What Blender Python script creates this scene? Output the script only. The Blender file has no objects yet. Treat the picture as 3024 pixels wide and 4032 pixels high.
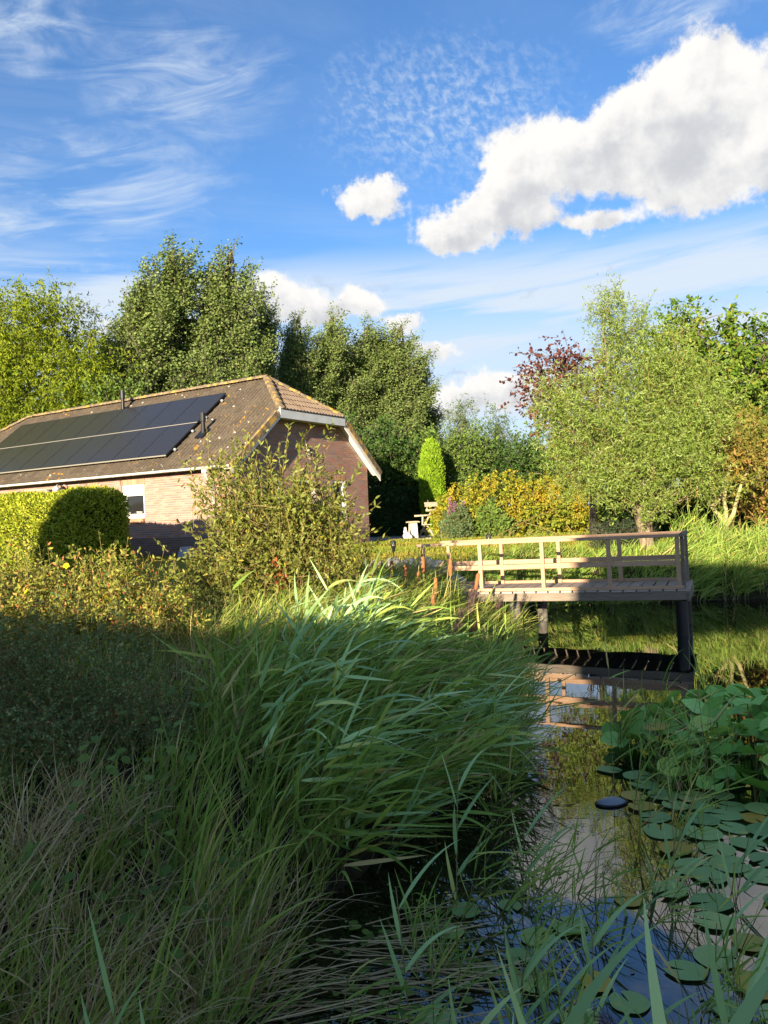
import bpy, math, random
import numpy as np
from mathutils import Vector, Matrix

rad = math.radians
scene = bpy.context.scene

# ------------------------------------------------------------------ camera
cam_d = bpy.data.cameras.new('camera')
cam_d.sensor_fit = 'VERTICAL'; cam_d.sensor_height = 34.6; cam_d.sensor_width = 25.95; cam_d.lens = 26.0
cam_d.clip_start = 0.05; cam_d.clip_end = 5000
cam = bpy.data.objects.new('camera', cam_d); scene.collection.objects.link(cam)
cam.location = (0, 0, 2.0)
cam.rotation_mode = 'XYZ'
cam.matrix_world = Matrix.Translation((0, 0, 2.0)) @ Matrix.Rotation(rad(90.26), 4, 'X') @ Matrix.Rotation(rad(-2.2), 4, 'Z')
scene.camera = cam

# ------------------------------------------------------------------ world and sun
SUN_EL = 12.5
SX, SY = 0.36, 0.933                              # horizontal direction in which the light travels
SUN_AZ = math.degrees(math.atan2(-SX, -SY))      # direction towards the sun, clockwise from +Y
world = bpy.data.worlds.new('World'); scene.world = world; world.use_nodes = True
wt = world.node_tree; wt.nodes.clear()

def N(t, kind, **kw):
    n = t.nodes.new(kind)
    for k, v in kw.items():
        if k == 'ins':
            for kk, vv in v.items(): n.inputs[kk].default_value = vv
        else: setattr(n, k, v)
    return n
def LK(t, a, b): t.links.new(a, b)
def M2(t, op, a, b=None, c=None, clamp=False):
    n = t.nodes.new('ShaderNodeMath'); n.operation = op; n.use_clamp = clamp
    for i, v in enumerate((a, b, c)):
        if v is None: continue
        if isinstance(v, (int, float)): n.inputs[i].default_value = v
        else: t.links.new(v, n.inputs[i])
    return n.outputs[0]
def SMOOTH(t, v, a, b, lo=0.0, hi=1.0):
    n = t.nodes.new('ShaderNodeMapRange'); n.interpolation_type = 'SMOOTHSTEP'
    t.links.new(v, n.inputs[0])
    n.inputs[1].default_value = a; n.inputs[2].default_value = b
    n.inputs[3].default_value = lo; n.inputs[4].default_value = hi
    return n.outputs[0]
def NOISE(t, vec, scale, detail=6, rough=0.55, dist=0.0):
    n = t.nodes.new('ShaderNodeTexNoise'); t.links.new(vec, n.inputs['Vector'])
    n.inputs['Scale'].default_value = scale; n.inputs['Detail'].default_value = detail
    n.inputs['Roughness'].default_value = rough; n.inputs['Distortion'].default_value = dist
    return n.outputs['Fac']
def MIXC(t, fac, a, b, mode='MIX'):
    n = t.nodes.new('ShaderNodeMix'); n.data_type = 'RGBA'; n.blend_type = mode
    if isinstance(fac, (int, float)): n.inputs[0].default_value = fac
    else: t.links.new(fac, n.inputs[0])
    for i, v in ((6, a), (7, b)):
        if isinstance(v, (tuple, list)): n.inputs[i].default_value = tuple(v) + ((1,) if len(v) == 3 else ())
        else: t.links.new(v, n.inputs[i])
    return n.outputs[2]

sky = N(wt, 'ShaderNodeTexSky', sky_type='NISHITA', sun_disc=False, sun_elevation=rad(SUN_EL), sun_rotation=rad(SUN_AZ),
        altitude=0.0, air_density=1.0, dust_density=0.6, ozone_density=2.0)
tc = N(wt, 'ShaderNodeTexCoord')
sep = N(wt, 'ShaderNodeSeparateXYZ'); LK(wt, tc.outputs['Generated'], sep.inputs[0])
azr = M2(wt, 'ARCTAN2', sep.outputs[0], sep.outputs[1])
az = M2(wt, 'MULTIPLY', azr, 57.2958)
el = M2(wt, 'MULTIPLY', M2(wt, 'ARCSINE', sep.outputs[2]), 57.2958)
# warped angular coordinates for the ragged cloud edges
def COMB(x, y, z=0.0):
    c = wt.nodes.new('ShaderNodeCombineXYZ')
    for i, v in enumerate((x, y, z)):
        if isinstance(v, (int, float)): c.inputs[i].default_value = v
        else: wt.links.new(v, c.inputs[i])
    return c.outputs[0]
ang = COMB(az, el)
w1 = NOISE(wt, ang, 0.22, 8, 0.66)
w2 = NOISE(wt, COMB(M2(wt, 'ADD', az, 71.0), el), 0.22, 8, 0.66)
waz = M2(wt, 'ADD', az, M2(wt, 'MULTIPLY', M2(wt, 'SUBTRACT', w1, 0.5), 6.5))
wel = M2(wt, 'ADD', el, M2(wt, 'MULTIPLY', M2(wt, 'SUBTRACT', w2, 0.5), 5.0))
# cumulus heaps: azimuth, elevation, half width, half height (degrees), weight; the large ones out of view are added fill for the shade
CUM = [(23.2, 26.3, 4.6, 3.6, 1.0), (20.0, 24.6, 4.6, 3.0, 1.0), (16.0, 24.0, 3.6, 2.4, 1.0), (11.2, 23.6, 3.4, 3.4, 1.0),
       (9.3, 21.3, 3.0, 2.2, 1.0), (6.0, 20.0, 3.4, 1.7, 1.0), (26.0, 21.2, 5.2, 2.6, 1.0), (21.5, 22.2, 3.2, 2.2, .9),
       (29.5, 25.0, 4.4, 3.0, 1.0), (33.0, 22.0, 5.5, 3.0, 1.0), (13.4, 20.3, 1.8, 1.2, .35), (0.1, 22.5, 3.0, 1.5, .95), (16.6, 19.8, 2.5, 1.0, .8),
       (-7.6, 15.8, 3.6, 2.2, 1.0), (-4.8, 15.0, 1.8, 1.0, .8), (-1.3, 15.6, 2.6, 1.5, .9), (9.7, 9.0, 4.2, 1.5, 1.0), (5.2, 8.2, 2.8, 1.4, 1.0),
       (13.5, 8.3, 2.4, 1.2, .9), (3.6, 11.9, 3.2, .9, .8), (2.0, 13.9, 2.0, .9, .7), (-16, 13, 3.6, 2.0, .8),
       (62, 24, 9, 4, 1.0), (20, 50, 14, 6, 1.0), (-60, 48, 16, 6, 1.0), (110, 50, 18, 7, 1.0), (-150, 58, 26, 7, 1.0), (60, 66, 30, 6, 1.0), (95, 18, 7, 3, 1.0), (128, 30, 9, 4, 1.0), (165, 16, 8, 3, 1.0), (-160, 34, 9, 4, 1.0), (-118, 20, 8, 3, 1.0), (-70, 17, 6, 3, 1.0), (-52, 30, 5, 3, .8)]
def VM(op, a, b=None, c=None):
    n = wt.nodes.new('ShaderNodeVectorMath'); n.operation = op
    for i, v in enumerate((a, b, c)):
        if v is None: continue
        if isinstance(v, tuple): n.inputs[i].default_value = v
        else: wt.links.new(v, n.inputs[i])
    return n.outputs['Value' if op == 'DOT_PRODUCT' else 'Vector']
wang = COMB(waz, wel); dens = None; hgt = None
for a, e, ra, re, w in CUM:
    q = VM('MULTIPLY_ADD', wang, (1 / ra, 1 / re, 0), (-a / ra, -e / re, 0))
    g = M2(wt, 'POWER', 0.2231, VM('DOT_PRODUCT', q, q))
    up = VM('DOT_PRODUCT', q, (-0.35 * w, 1.0 * w, 0))
    hgt = M2(wt, 'MULTIPLY', g, up) if hgt is None else M2(wt, 'MULTIPLY_ADD', g, up, hgt)
    dens = M2(wt, 'MULTIPLY', g, w) if dens is None else M2(wt, 'MULTIPLY_ADD', g, w, dens)
n_b = NOISE(wt, ang, 0.42, 9, 0.63)
n_b2 = NOISE(wt, COMB(M2(wt, 'ADD', az, 1.1), M2(wt, 'ADD', el, -1.1)), 0.30, 3, 0.5)
n_b3 = NOISE(wt, ang, 0.30, 4, 0.5)
dd = M2(wt, 'ADD', dens, M2(wt, 'MULTIPLY', M2(wt, 'SUBTRACT', n_b, 0.5), 1.15))
cum = SMOOTH(wt, dd, 0.22, 0.58)
relief = M2(wt, 'MULTIPLY_ADD', M2(wt, 'SUBTRACT', n_b3, n_b2), 1.3, M2(wt, 'MULTIPLY', M2(wt, 'SUBTRACT', n_b, 0.5), 1.3))
lit = M2(wt, 'ADD', M2(wt, 'ADD', M2(wt, 'MULTIPLY', hgt, 0.75), relief), M2(wt, 'SUBTRACT', 0.70, M2(wt, 'MULTIPLY', M2(wt, 'SUBTRACT', dens, 0.6), 0.22)))
lit = SMOOTH(wt, lit, -0.05, 1.05)
# thin high cloud: streaks on a flat layer overhead
zz = M2(wt, 'MAXIMUM', sep.outputs[2], 0.03)
px_ = M2(wt, 'DIVIDE', sep.outputs[0], zz); py_ = M2(wt, 'DIVIDE', sep.outputs[1], zz)
ca, sa = math.cos(rad(24)), math.sin(rad(24))
u_ = M2(wt, 'ADD', M2(wt, 'MULTIPLY', px_, ca), M2(wt, 'MULTIPLY', py_, sa))
v_ = M2(wt, 'SUBTRACT', M2(wt, 'MULTIPLY', py_, ca), M2(wt, 'MULTIPLY', px_, sa))
layer = COMB(M2(wt, 'MULTIPLY', u_, 0.42), M2(wt, 'MULTIPLY', v_, 1.6))
ci_n = NOISE(wt, layer, 2.1, 10, 0.62, 0.7)
ci_m = NOISE(wt, COMB(u_, v_), 0.9, 3, 0.5)
ci = M2(wt, 'MULTIPLY', SMOOTH(wt, ci_n, 0.36, 0.90), SMOOTH(wt, ci_m, 0.36, 0.62))
def patch(a, e, ra, re, lo=1.2, hi=0.2):
    dx = M2(wt, 'MULTIPLY', M2(wt, 'SUBTRACT', waz, a), 1.0 / ra); dy = M2(wt, 'MULTIPLY', M2(wt, 'SUBTRACT', wel, e), 1.0 / re)
    r = M2(wt, 'SQRT', M2(wt, 'ADD', M2(wt, 'MULTIPLY', dx, dx), M2(wt, 'MULTIPLY', dy, dy)))
    return SMOOTH(wt, r, lo, hi)
streak = NOISE(wt, COMB(M2(wt, 'MULTIPLY', M2(wt, 'ADD', az, M2(wt, 'MULTIPLY', el, 1.6)), 0.10), M2(wt, 'MULTIPLY', M2(wt, 'SUBTRACT', el, M2(wt, 'MULTIPLY', az, 0.20)), 0.55)), 1.0, 9, 0.62, 0.9)
st_f = SMOOTH(wt, streak, 0.30, 0.85)
pm = None
for q in ((-13.5, 29.0, 8.5, 4.4), (-19.5, 22.5, 11, 4.0), (-23, 19.5, 8, 2.5), (-25, 31, 8, 3), (-40, 27, 10, 5), (40, 34, 10, 4), (22, 31, 7, 2)):
    p_ = patch(*q); pm = p_ if pm is None else M2(wt, 'MAXIMUM', pm, p_)
ci = M2(wt, 'MAXIMUM', M2(wt, 'MULTIPLY', ci, 0.34), M2(wt, 'MULTIPLY', M2(wt, 'MULTIPLY', st_f, pm), 0.95))
# a field of small rippled puffs
rip = NOISE(wt, COMB(M2(wt, 'MULTIPLY', M2(wt, 'ADD', az, M2(wt, 'MULTIPLY', el, .35)), 0.85), el), 1.7, 4, 0.6, 0.25)
pr = patch(5.5, 27.3, 10.5, 5.2)
pr2 = patch(50, 33, 14, 6)
ac = M2(wt, 'MULTIPLY', SMOOTH(wt, rip, 0.34, 0.86), M2(wt, 'MAXIMUM', pr, pr2))
ci = M2(wt, 'MAXIMUM', ci, M2(wt, 'MULTIPLY', ac, 0.75))
# pale layered cloud low over the horizon
band_n = NOISE(wt, COMB(M2(wt, 'MULTIPLY', az, 0.03), M2(wt, 'SUBTRACT', M2(wt, 'MULTIPLY', el, 0.33), M2(wt, 'MULTIPLY', az, 0.02))), 1.25, 7, 0.55, 0.3)
band = M2(wt, 'MULTIPLY', SMOOTH(wt, band_n, 0.34, 0.56), SMOOTH(wt, el, 20.0, 16.0))
band = M2(wt, 'MAXIMUM', M2(wt, 'MULTIPLY', band, 0.97), SMOOTH(wt, el, 18, 11, 0, 0.80))
thin = M2(wt, 'MAXIMUM', ci, band)
skyc = MIXC(wt, 1.0, sky.outputs[0], (0.35, 0.51, 0.70), 'MULTIPLY')
c1 = MIXC(wt, thin, skyc, (2.15, 2.45, 2.8))
cumc = MIXC(wt, lit, (1.85, 1.9, 2.02), (2.95, 2.9, 2.82))
# small grey scud low down
scud = NOISE(wt, COMB(M2(wt, 'MULTIPLY', waz, 0.30), wel), 0.55, 5, 0.55)
sc_f = M2(wt, 'MULTIPLY', M2(wt, 'MULTIPLY', SMOOTH(wt, scud, 0.58, 0.72), SMOOTH(wt, el, 19, 16)), M2(wt, 'MULTIPLY', SMOOTH(wt, el, 6, 9), 0.8))
c2 = MIXC(wt, sc_f, c1, (1.5, 1.8, 2.3))
c3 = MIXC(wt, cum, c2, cumc)
bg = N(wt, 'ShaderNodeBackground'); LK(wt, c3, bg.inputs[0]); bg.inputs[1].default_value = 0.112
wo = N(wt, 'ShaderNodeOutputWorld'); LK(wt, bg.outputs[0], wo.inputs[0])
world.cycles.sampling_method = 'MANUAL'; world.cycles.sample_map_resolution = 512

sun_d = bpy.data.lights.new('sun', 'SUN'); sun_d.energy = 4.7; sun_d.angle = rad(0.53); sun_d.color = (1.0, 0.85, 0.62)
sun = bpy.data.objects.new('sun', sun_d); scene.collection.objects.link(sun)
LDIR = Vector((SX * math.cos(rad(SUN_EL)), SY * math.cos(rad(SUN_EL)), -math.sin(rad(SUN_EL)))).normalized()
sun.rotation_euler = LDIR.to_track_quat('-Z', 'Y').to_euler()
sun.location = (-20, -40, 20)

scene.view_settings.view_transform = 'Standard'; scene.view_settings.look = 'None'
scene.view_settings.exposure = 1.62; scene.view_settings.gamma = 1.0
scene.cycles.use_denoising = True
scene.cycles.max_bounces = 9; scene.cycles.diffuse_bounces = 6; scene.cycles.transmission_bounces = 4; scene.cycles.glossy_bounces = 3
scene.cycles.caustics_reflective = False; scene.cycles.caustics_refractive = False

# ------------------------------------------------------------------ helpers
RNG = np.random.default_rng(7)
random.seed(7)
COL = scene.collection
def norm(a): return a / np.maximum(np.linalg.norm(a, axis=-1, keepdims=True), 1e-9)
def tag(o, label=None, cat=None, group=None, kind=None):
    if label: o['label'] = label
    if cat: o['category'] = cat
    if group: o['group'] = group
    if kind: o['kind'] = kind
    return o
def empty(name, loc=(0, 0, 0), rz=0.0, ry=0.0):
    o = bpy.data.objects.new(name, None); COL.objects.link(o)
    o.location = loc; o.rotation_euler = (0, ry, rz); o.empty_display_size = 0.1
    return o
def thing(name, label, cat, loc=(0, 0, 0), rz=0.0, group=None, ry=0.0):
    return tag(empty(name, loc, rz, ry), label, cat, group)
def mesh(name, V, F, mats, mi=None, smooth=False):
    V = np.asarray(V, dtype=np.float32); F = np.asarray(F, dtype=np.int32)
    me = bpy.data.meshes.new(name)
    me.vertices.add(len(V)); me.vertices.foreach_set('co', V.ravel())
    k = F.shape[1]
    me.loops.add(F.size); me.loops.foreach_set('vertex_index', F.ravel())
    me.polygons.add(len(F))
    me.polygons.foreach_set('loop_start', np.arange(0, F.size, k, dtype=np.int32))
    if mi is not None: me.polygons.foreach_set('material_index', np.asarray(mi, dtype=np.int32))
    me.polygons.foreach_set('use_smooth', np.full(len(F), smooth, dtype=bool))
    for m in (mats if isinstance(mats, (list, tuple)) else [mats]): me.materials.append(m)
    me.update(calc_edges=True); me.validate()
    return me
def obj(name, me, parent=None, loc=None, rot=None, scale=None):
    o = bpy.data.objects.new(name, me); COL.objects.link(o)
    if parent is not None: o.parent = parent
    if loc is not None: o.location = loc
    if rot is not None: o.rotation_euler = rot
    if scale is not None: o.scale = scale
    return o
class Acc:
    def __init__(s): s.V = []; s.F = []; s.MI = []; s.n = 0
    def add(s, V, F, mi=0):
        V = np.asarray(V, dtype=float).reshape(-1, 3); F = np.asarray(F, dtype=int)
        if F.shape[1] == 4: F = np.concatenate([F[:, [0, 1, 2]], F[:, [0, 2, 3]]])
        s.V.append(V); s.F.append(F + s.n); s.MI.append(np.full(len(F), mi)); s.n += len(V)
        return s
    def mesh(s, name, mats, smooth=False):
        return mesh(name, np.concatenate(s.V), np.concatenate(s.F), mats, np.concatenate(s.MI), smooth)
BOXF = np.array([[0, 2, 3, 1], [4, 5, 7, 6], [0, 1, 5, 4], [2, 6, 7, 3], [0, 4, 6, 2], [1, 3, 7, 5]])
def box(a, b):
    a = np.array(a, float); b = np.array(b, float)
    V = np.array([[(a, b)[i][0], (a, b)[j][1], (a, b)[k][2]] for i in (0, 1) for j in (0, 1) for k in (0, 1)])
    return V, BOXF
def boxes(A, B):
    A = np.asarray(A, float); B = np.asarray(B, float); n = len(A)
    V = np.empty((n, 8, 3)); q = 0
    for i in (0, 1):
        for j in (0, 1):
            for k in (0, 1):
                V[:, q, 0] = (A, B)[i][:, 0]; V[:, q, 1] = (A, B)[j][:, 1]; V[:, q, 2] = (A, B)[k][:, 2]; q += 1
    F = (BOXF[None] + (np.arange(n) * 8)[:, None, None]).reshape(-1, 4)
    return V.reshape(-1, 3), F
def boxobj(name, a, b, mat, parent=None, bev=0.0):
    a = np.array(a, float); b = np.array(b, float)
    if bev <= 0: return obj(name, Acc().add(*box(a, b)).mesh(name, mat), parent)
    V = []; F = []
    import bmesh
    bm = bmesh.new(); bmesh.ops.create_cube(bm, size=1.0)
    for v in bm.verts: v.co = Vector(((a + b) / 2 + np.array(v.co) * (b - a)))
    bmesh.ops.bevel(bm, geom=list(bm.edges), offset=bev, segments=1, affect='EDGES', profile=0.5)
    me = bpy.data.meshes.new(name); bm.to_mesh(me); bm.free(); me.materials.append(mat)
    return obj(name, me, parent)
def tube(path, radii, n=6, cap=True):
    path = np.asarray(path, float); k = len(path); radii = np.broadcast_to(np.asarray(radii, float), (k,))
    T = norm(np.gradient(path, axis=0))
    ref = np.array([0.0, 0, 1]) if abs(T[0][2]) < 0.9 else np.array([1.0, 0, 0])
    V = []
    for i in range(k):
        s = norm(np.cross(T[i], ref)); u = np.cross(s, T[i])
        a = np.arange(n) * 2 * math.pi / n
        V.append(path[i] + radii[i] * (np.cos(a)[:, None] * s + np.sin(a)[:, None] * u))
    V = np.concatenate(V); F = []
    for i in range(k - 1):
        for j in range(n):
            F.append([i * n + j, i * n + (j + 1) % n, (i + 1) * n + (j + 1) % n, (i + 1) * n + j])
    F = np.array(F); F = np.concatenate([F[:, [0, 1, 2]], F[:, [0, 2, 3]]])
    if cap:
        V = np.concatenate([V, path[[0]], path[[-1]]]); m = k * n
        F = np.concatenate([F, [[m, (j + 1) % n, j] for j in range(n)], [[m + 1, (k - 1) * n + j, (k - 1) * n + (j + 1) % n] for j in range(n)]])
    return V, F
def lathe(prof, n=16):
    V = []; F = []
    for i, (r, z) in enumerate(prof):
        for j in range(n):
            a = j * 2 * math.pi / n; V.append((r * math.cos(a), r * math.sin(a), z))
    for i in range(len(prof) - 1):
        for j in range(n):
            F.append([i * n + j, i * n + (j + 1) % n, (i + 1) * n + (j + 1) % n, (i + 1) * n + j])
    return np.array(V), np.array(F)
def tubes(A, B, ra, rb, n=3):
    """many straight tapered sticks at once"""
    A = np.asarray(A, float); B = np.asarray(B, float); m = len(A)
    D = norm(B - A); ref = np.where(np.abs(D[:, 2:3]) < 0.9, np.array([[0, 0, 1.0]]), np.array([[1.0, 0, 0]]))
    S = norm(np.cross(D, ref)); U = np.cross(S, D); V = np.empty((m, 2, n, 3))
    ra = np.broadcast_to(ra, (m,)); rb = np.broadcast_to(rb, (m,))
    for j in range(n):
        a = j * 2 * math.pi / n; o = math.cos(a) * S + math.sin(a) * U
        V[:, 0, j] = A + o * ra[:, None]; V[:, 1, j] = B + o * rb[:, None]
    q = np.array([[j, (j + 1) % n, n + (j + 1) % n, n + j] for j in range(n)])
    F = (q[None] + (np.arange(m) * 2 * n)[:, None, None]).reshape(-1, 4)
    return V.reshape(-1, 3), F
# leaf templates: (across, along, up) and triangles
T_DIA = (np.array([[0, 0, 0], [.5, .42, .12], [0, 1, 0], [-.5, .42, .12]]), np.array([[0, 1, 2], [0, 2, 3]]))
T_OVAL = (np.array([[0, 0, 0], [.45, .28, .10], [-.45, .28, .10], [.42, .66, .06], [-.42, .66, .06], [0, 1, -.15]]),
          np.array([[0, 1, 2], [1, 3, 2], [2, 3, 4], [3, 5, 4]]))
T_LAN = (np.array([[0, 0, 0], [.5, .35, .1], [-.5, .35, .1], [0, 1, -.3]]), np.array([[0, 1, 2], [1, 3, 2]]))
def stamp(P, D, Nn, L, W, T):
    tv, tf = T; D = norm(D); S = norm(np.cross(D, Nn)); U = np.cross(S, D); n = len(P)
    L = np.broadcast_to(L, (n,))[:, None, None]; W = np.broadcast_to(W, (n,))[:, None, None]
    V = P[:, None] + tv[None, :, 0:1] * W * S[:, None] + tv[None, :, 1:2] * L * D[:, None] + tv[None, :, 2:3] * W * U[:, None]
    F = (tf[None] + (np.arange(n) * len(tv))[:, None, None]).reshape(-1, 3)
    return V.reshape(-1, 3), F
def ribbons(P, D0, L, W, bend, S=6, twist=None, rng=RNG, width=None):
    """long arching blades; bend is added to the direction at each step"""
    n = len(P); D = norm(D0); bend = np.broadcast_to(bend, (n, 3)); L = np.broadcast_to(L, (n,)); W = np.broadcast_to(W, (n,))
    ref = rng.normal(size=(n, 3)) * 0.5 + np.array([0, -0.4, 1.0]) if twist is None else twist
    prof = width if width is not None else np.array([0.35, .9, 1.0, .84, .62, .36, 0.03])
    prof = np.interp(np.linspace(0, 1, S + 1), np.linspace(0, 1, len(prof)), prof)
    V = np.empty((n, S + 1, 2, 3)); p = P.copy()
    for k in range(S + 1):
        s = norm(np.cross(D, ref)) * (W * prof[k] * 0.5)[:, None]
        V[:, k, 0] = p - s; V[:, k, 1] = p + s
        p = p + D * (L / S)[:, None]; D = norm(D + bend * (0.5 + k / S))
    q = np.array([[2 * k, 2 * k + 1, 2 * k + 3, 2 * k + 2] for k in range(S)])
    F = (q[None] + (np.arange(n) * 2 * (S + 1))[:, None, None]).reshape(-1, 4)
    return V.reshape(-1, 3), F
def rv(n, rng=RNG): return norm(rng.normal(size=(n, 3)))

# ------------------------------------------------------------------ materials
def mat(name, col=(0.5, 0.5, 0.5), rough=0.6, spec=0.3, metal=0.0):
    m = bpy.data.materials.new(name); m.use_nodes = True
    b = m.node_tree.nodes['Principled BSDF']
    b.inputs['Base Color'].default_value = (*col, 1); b.inputs['Roughness'].default_value = rough
    b.inputs['Specular IOR Level'].default_value = spec; b.inputs['Metallic'].default_value = metal
    return m
def bsdf(m): return m.node_tree.nodes['Principled BSDF']
def coords(t, kind='Object'): return N(t, 'ShaderNodeTexCoord').outputs[kind]
def ramp(t, fac, stops, interp='LINEAR'):
    r = N(t, 'ShaderNodeValToRGB'); r.color_ramp.interpolation = interp
    el_ = r.color_ramp.elements
    while len(el_) > 1: el_.remove(el_[-1])
    el_[0].position = stops[0][0]; el_[0].color = (*stops[0][1], 1)
    for p, c in stops[1:]:
        e = el_.new(p); e.color = (*c, 1)
    LK(t, fac, r.inputs[0]); return r.outputs[0]
def island_rand(t):
    """one random number for each loose piece, different between objects too"""
    g = N(t, 'ShaderNodeNewGeometry').outputs['Random Per Island']; o = N(t, 'ShaderNodeObjectInfo').outputs['Random']
    return M2(t, 'FRACT', M2(t, 'ADD', g, M2(t, 'MULTIPLY', o, 7.13)))
def leafmat(name, stops, trans=0.28, rough=0.55, spec=0.16, patch_scale=0.0, patch_cols=None):
    """leaf colour picked per leaf; light shines partly through"""
    m = bpy.data.materials.new(name); m.use_nodes = True; t = m.node_tree; b = bsdf(m)
    c = ramp(t, island_rand(t), stops)
    if patch_cols:
        n = NOISE(t, coords(t), patch_scale, 2, 0.5)
        c = MIXC(t, SMOOTH(t, n, 0.42, 0.62), c, ramp(t, island_rand(t), patch_cols))
    LK(t, c, b.inputs['Base Color']); b.inputs['Roughness'].default_value = rough; b.inputs['Specular IOR Level'].default_value = spec
    tr = N(t, 'ShaderNodeBsdfTranslucent'); LK(t, MIXC(t, 1.0, c, (1.15, 1.1, 0.6), 'MULTIPLY'), tr.inputs[0])
    mx = N(t, 'ShaderNodeMixShader'); mx.inputs[0].default_value = trans
    LK(t, b.outputs[0], mx.inputs[1]); LK(t, tr.outputs[0], mx.inputs[2])
    LK(t, mx.outputs[0], t.nodes['Material Output'].inputs[0]); return m
def bump(m, height, strength=0.3, dist=0.02):
    t = m.node_tree; n = N(t, 'ShaderNodeBump'); n.inputs['Strength'].default_value = strength; n.inputs['Distance'].default_value = dist
    LK(t, height, n.inputs['Height']); LK(t, n.outputs[0], bsdf(m).inputs['Normal'])
def noisemat(name, stops, scale, rough=0.8, spec=0.2, detail=6, stretch=(1, 1, 1), bstr=0.3, bdist=0.02, metal=0.0):
    m = mat(name, rough=rough, spec=spec, metal=metal); t = m.node_tree
    mp = N(t, 'ShaderNodeMapping'); LK(t, coords(t), mp.inputs[0]); mp.inputs['Scale'].default_value = stretch
    n = NOISE(t, mp.outputs[0], scale, detail, 0.6)
    LK(t, ramp(t, n, stops), bsdf(m).inputs['Base Color'])
    if bstr: bump(m, n, bstr, bdist)
    return m
def woodmat(name, c1, c2, rough=0.75):
    m = mat(name, rough=rough, spec=0.2); t = m.node_tree
    mp = N(t, 'ShaderNodeMapping'); LK(t, coords(t), mp.inputs[0]); mp.inputs['Scale'].default_value = (1.2, 14, 14)
    n = NOISE(t, mp.outputs[0], 3.0, 6, 0.6, 0.4)
    n2 = NOISE(t, coords(t), 1.3, 3, 0.5)
    c = ramp(t, n, [(0.3, c1), (0.7, c2)])
    o = N(t, 'ShaderNodeObjectInfo').outputs['Random']
    c = MIXC(t, M2(t, 'MULTIPLY', o, 0.35), c, tuple(x * 0.62 for x in c1))
    c = MIXC(t, SMOOTH(t, n2, 0.5, 0.75, 0, 0.35), c, (0.26, 0.21, 0.18))
    LK(t, c, bsdf(m).inputs['Base Color']); bump(m, n, 0.25, 0.004); return m

G3 = lambda a, b, c: [(0.0, a), (0.5, b), (1.0, c)]
M_poplar = leafmat('poplar_leaf', [(0, (.095, .15, .04)), (.5, (.15, .21, .055)), (1, (.24, .29, .09))], .25, .5, .2)
M_locust = leafmat('yellow_green_leaf', [(0, (.11, .165, .012)), (.5, (.18, .24, .016)), (1, (.28, .32, .025))], .3, .55, .12)
M_green = leafmat('green_leaf', G3((0.032, 0.072, 0.015), (0.054, 0.115, 0.021), (0.09, 0.163, 0.034)), .25)
M_green2 = leafmat('mid_green_leaf', G3((0.075, 0.131, 0.025), (0.125, 0.2, 0.037), (0.188, 0.263, 0.056)), .25)
M_conifer = leafmat('conifer_leaf', G3((.02, .04, .018), (.035, .06, .025), (.05, .08, .035)), .1)
M_larch = leafmat('pale_conifer_leaf', G3((.09, .15, .06), (.12, .19, .08), (.17, .23, .10)), .25)
M_thuja = leafmat('bright_thuja_leaf', G3((0.132, 0.242, 0.013), (0.209, 0.341, 0.02), (0.297, 0.418, 0.033)), .2)
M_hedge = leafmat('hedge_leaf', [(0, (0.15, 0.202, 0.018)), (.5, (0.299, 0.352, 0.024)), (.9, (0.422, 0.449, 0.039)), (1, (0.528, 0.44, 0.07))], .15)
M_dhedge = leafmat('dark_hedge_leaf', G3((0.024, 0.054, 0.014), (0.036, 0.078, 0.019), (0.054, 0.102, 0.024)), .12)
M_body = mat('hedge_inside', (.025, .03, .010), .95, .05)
M_yellow = leafmat('yellowing_leaf', [(0, (.16, .19, .02)), (.35, (.30, .27, .022)), (.7, (.41, .33, .03)), (.93, (.46, .29, .03)), (1, (.36, .15, .03))], .25, patch_scale=1.1,
                   patch_cols=[(0, (.11, .17, .02)), (.6, (.22, .26, .03)), (1, (.36, .34, .03))])
M_orange = leafmat('autumn_leaf', [(0, (.12, .14, .02)), (.4, (.22, .19, .03)), (.8, (.34, .20, .05)), (1, (.42, .20, .08))], .25, patch_scale=0.8,
                   patch_cols=G3((.09, .13, .02), (.16, .20, .03), (.22, .24, .04)))
M_willow = leafmat('willow_leaf', [(0, (.14, .20, .03)), (.5, (.21, .295, .05)), (.9, (.29, .37, .10)), (1, (.38, .45, .20))], .30, .5, .2)
M_wbush = leafmat('willow_bush_leaf', [(0, (.115, .14, .022)), (.5, (.18, .21, .035)), (.93, (.26, .285, .07)), (1, (.44, .36, .04))], .28, .5, .2)
M_red = leafmat('copper_leaf', G3((0.049, 0.017, 0.017), (0.098, 0.031, 0.025), (0.182, 0.056, 0.035)), .15)
M_gum = leafmat('sweetgum_leaf', [(0, (0.067, 0.14, 0.013)), (.5, (0.115, 0.205, 0.022)), (.85, (0.192, 0.27, 0.032)), (1, (0.307, 0.281, 0.043))], .3)
M_hyp = leafmat('flowering_shrub_leaf', [(0, (0.093, 0.132, 0.02)), (.4, (0.212, 0.238, 0.039)), (.8, (0.356, 0.356, 0.066)), (.95, (0.437, 0.265, 0.079)), (1, (0.555, 0.171, 0.066))], .25)
M_coto = leafmat('small_dark_leaf', [(0, (0.093, 0.159, 0.053)), (.6, (0.159, 0.234, 0.075)), (.93, (0.282, 0.355, 0.132)), (1, (0.525, 0.225, 0.093))], .12, .5, .15)
M_reed = leafmat('reed_leaf', [(0, (0.134, 0.231, 0.035)), (.45, (0.246, 0.38, 0.065)), (.8, (0.358, 0.484, 0.1)), (.91, (0.482, 0.528, 0.11)), (.95, (0.56, 0.462, 0.17)), (1, (0.672, 0.506, 0.22))], .28, .5, .2)
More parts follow.
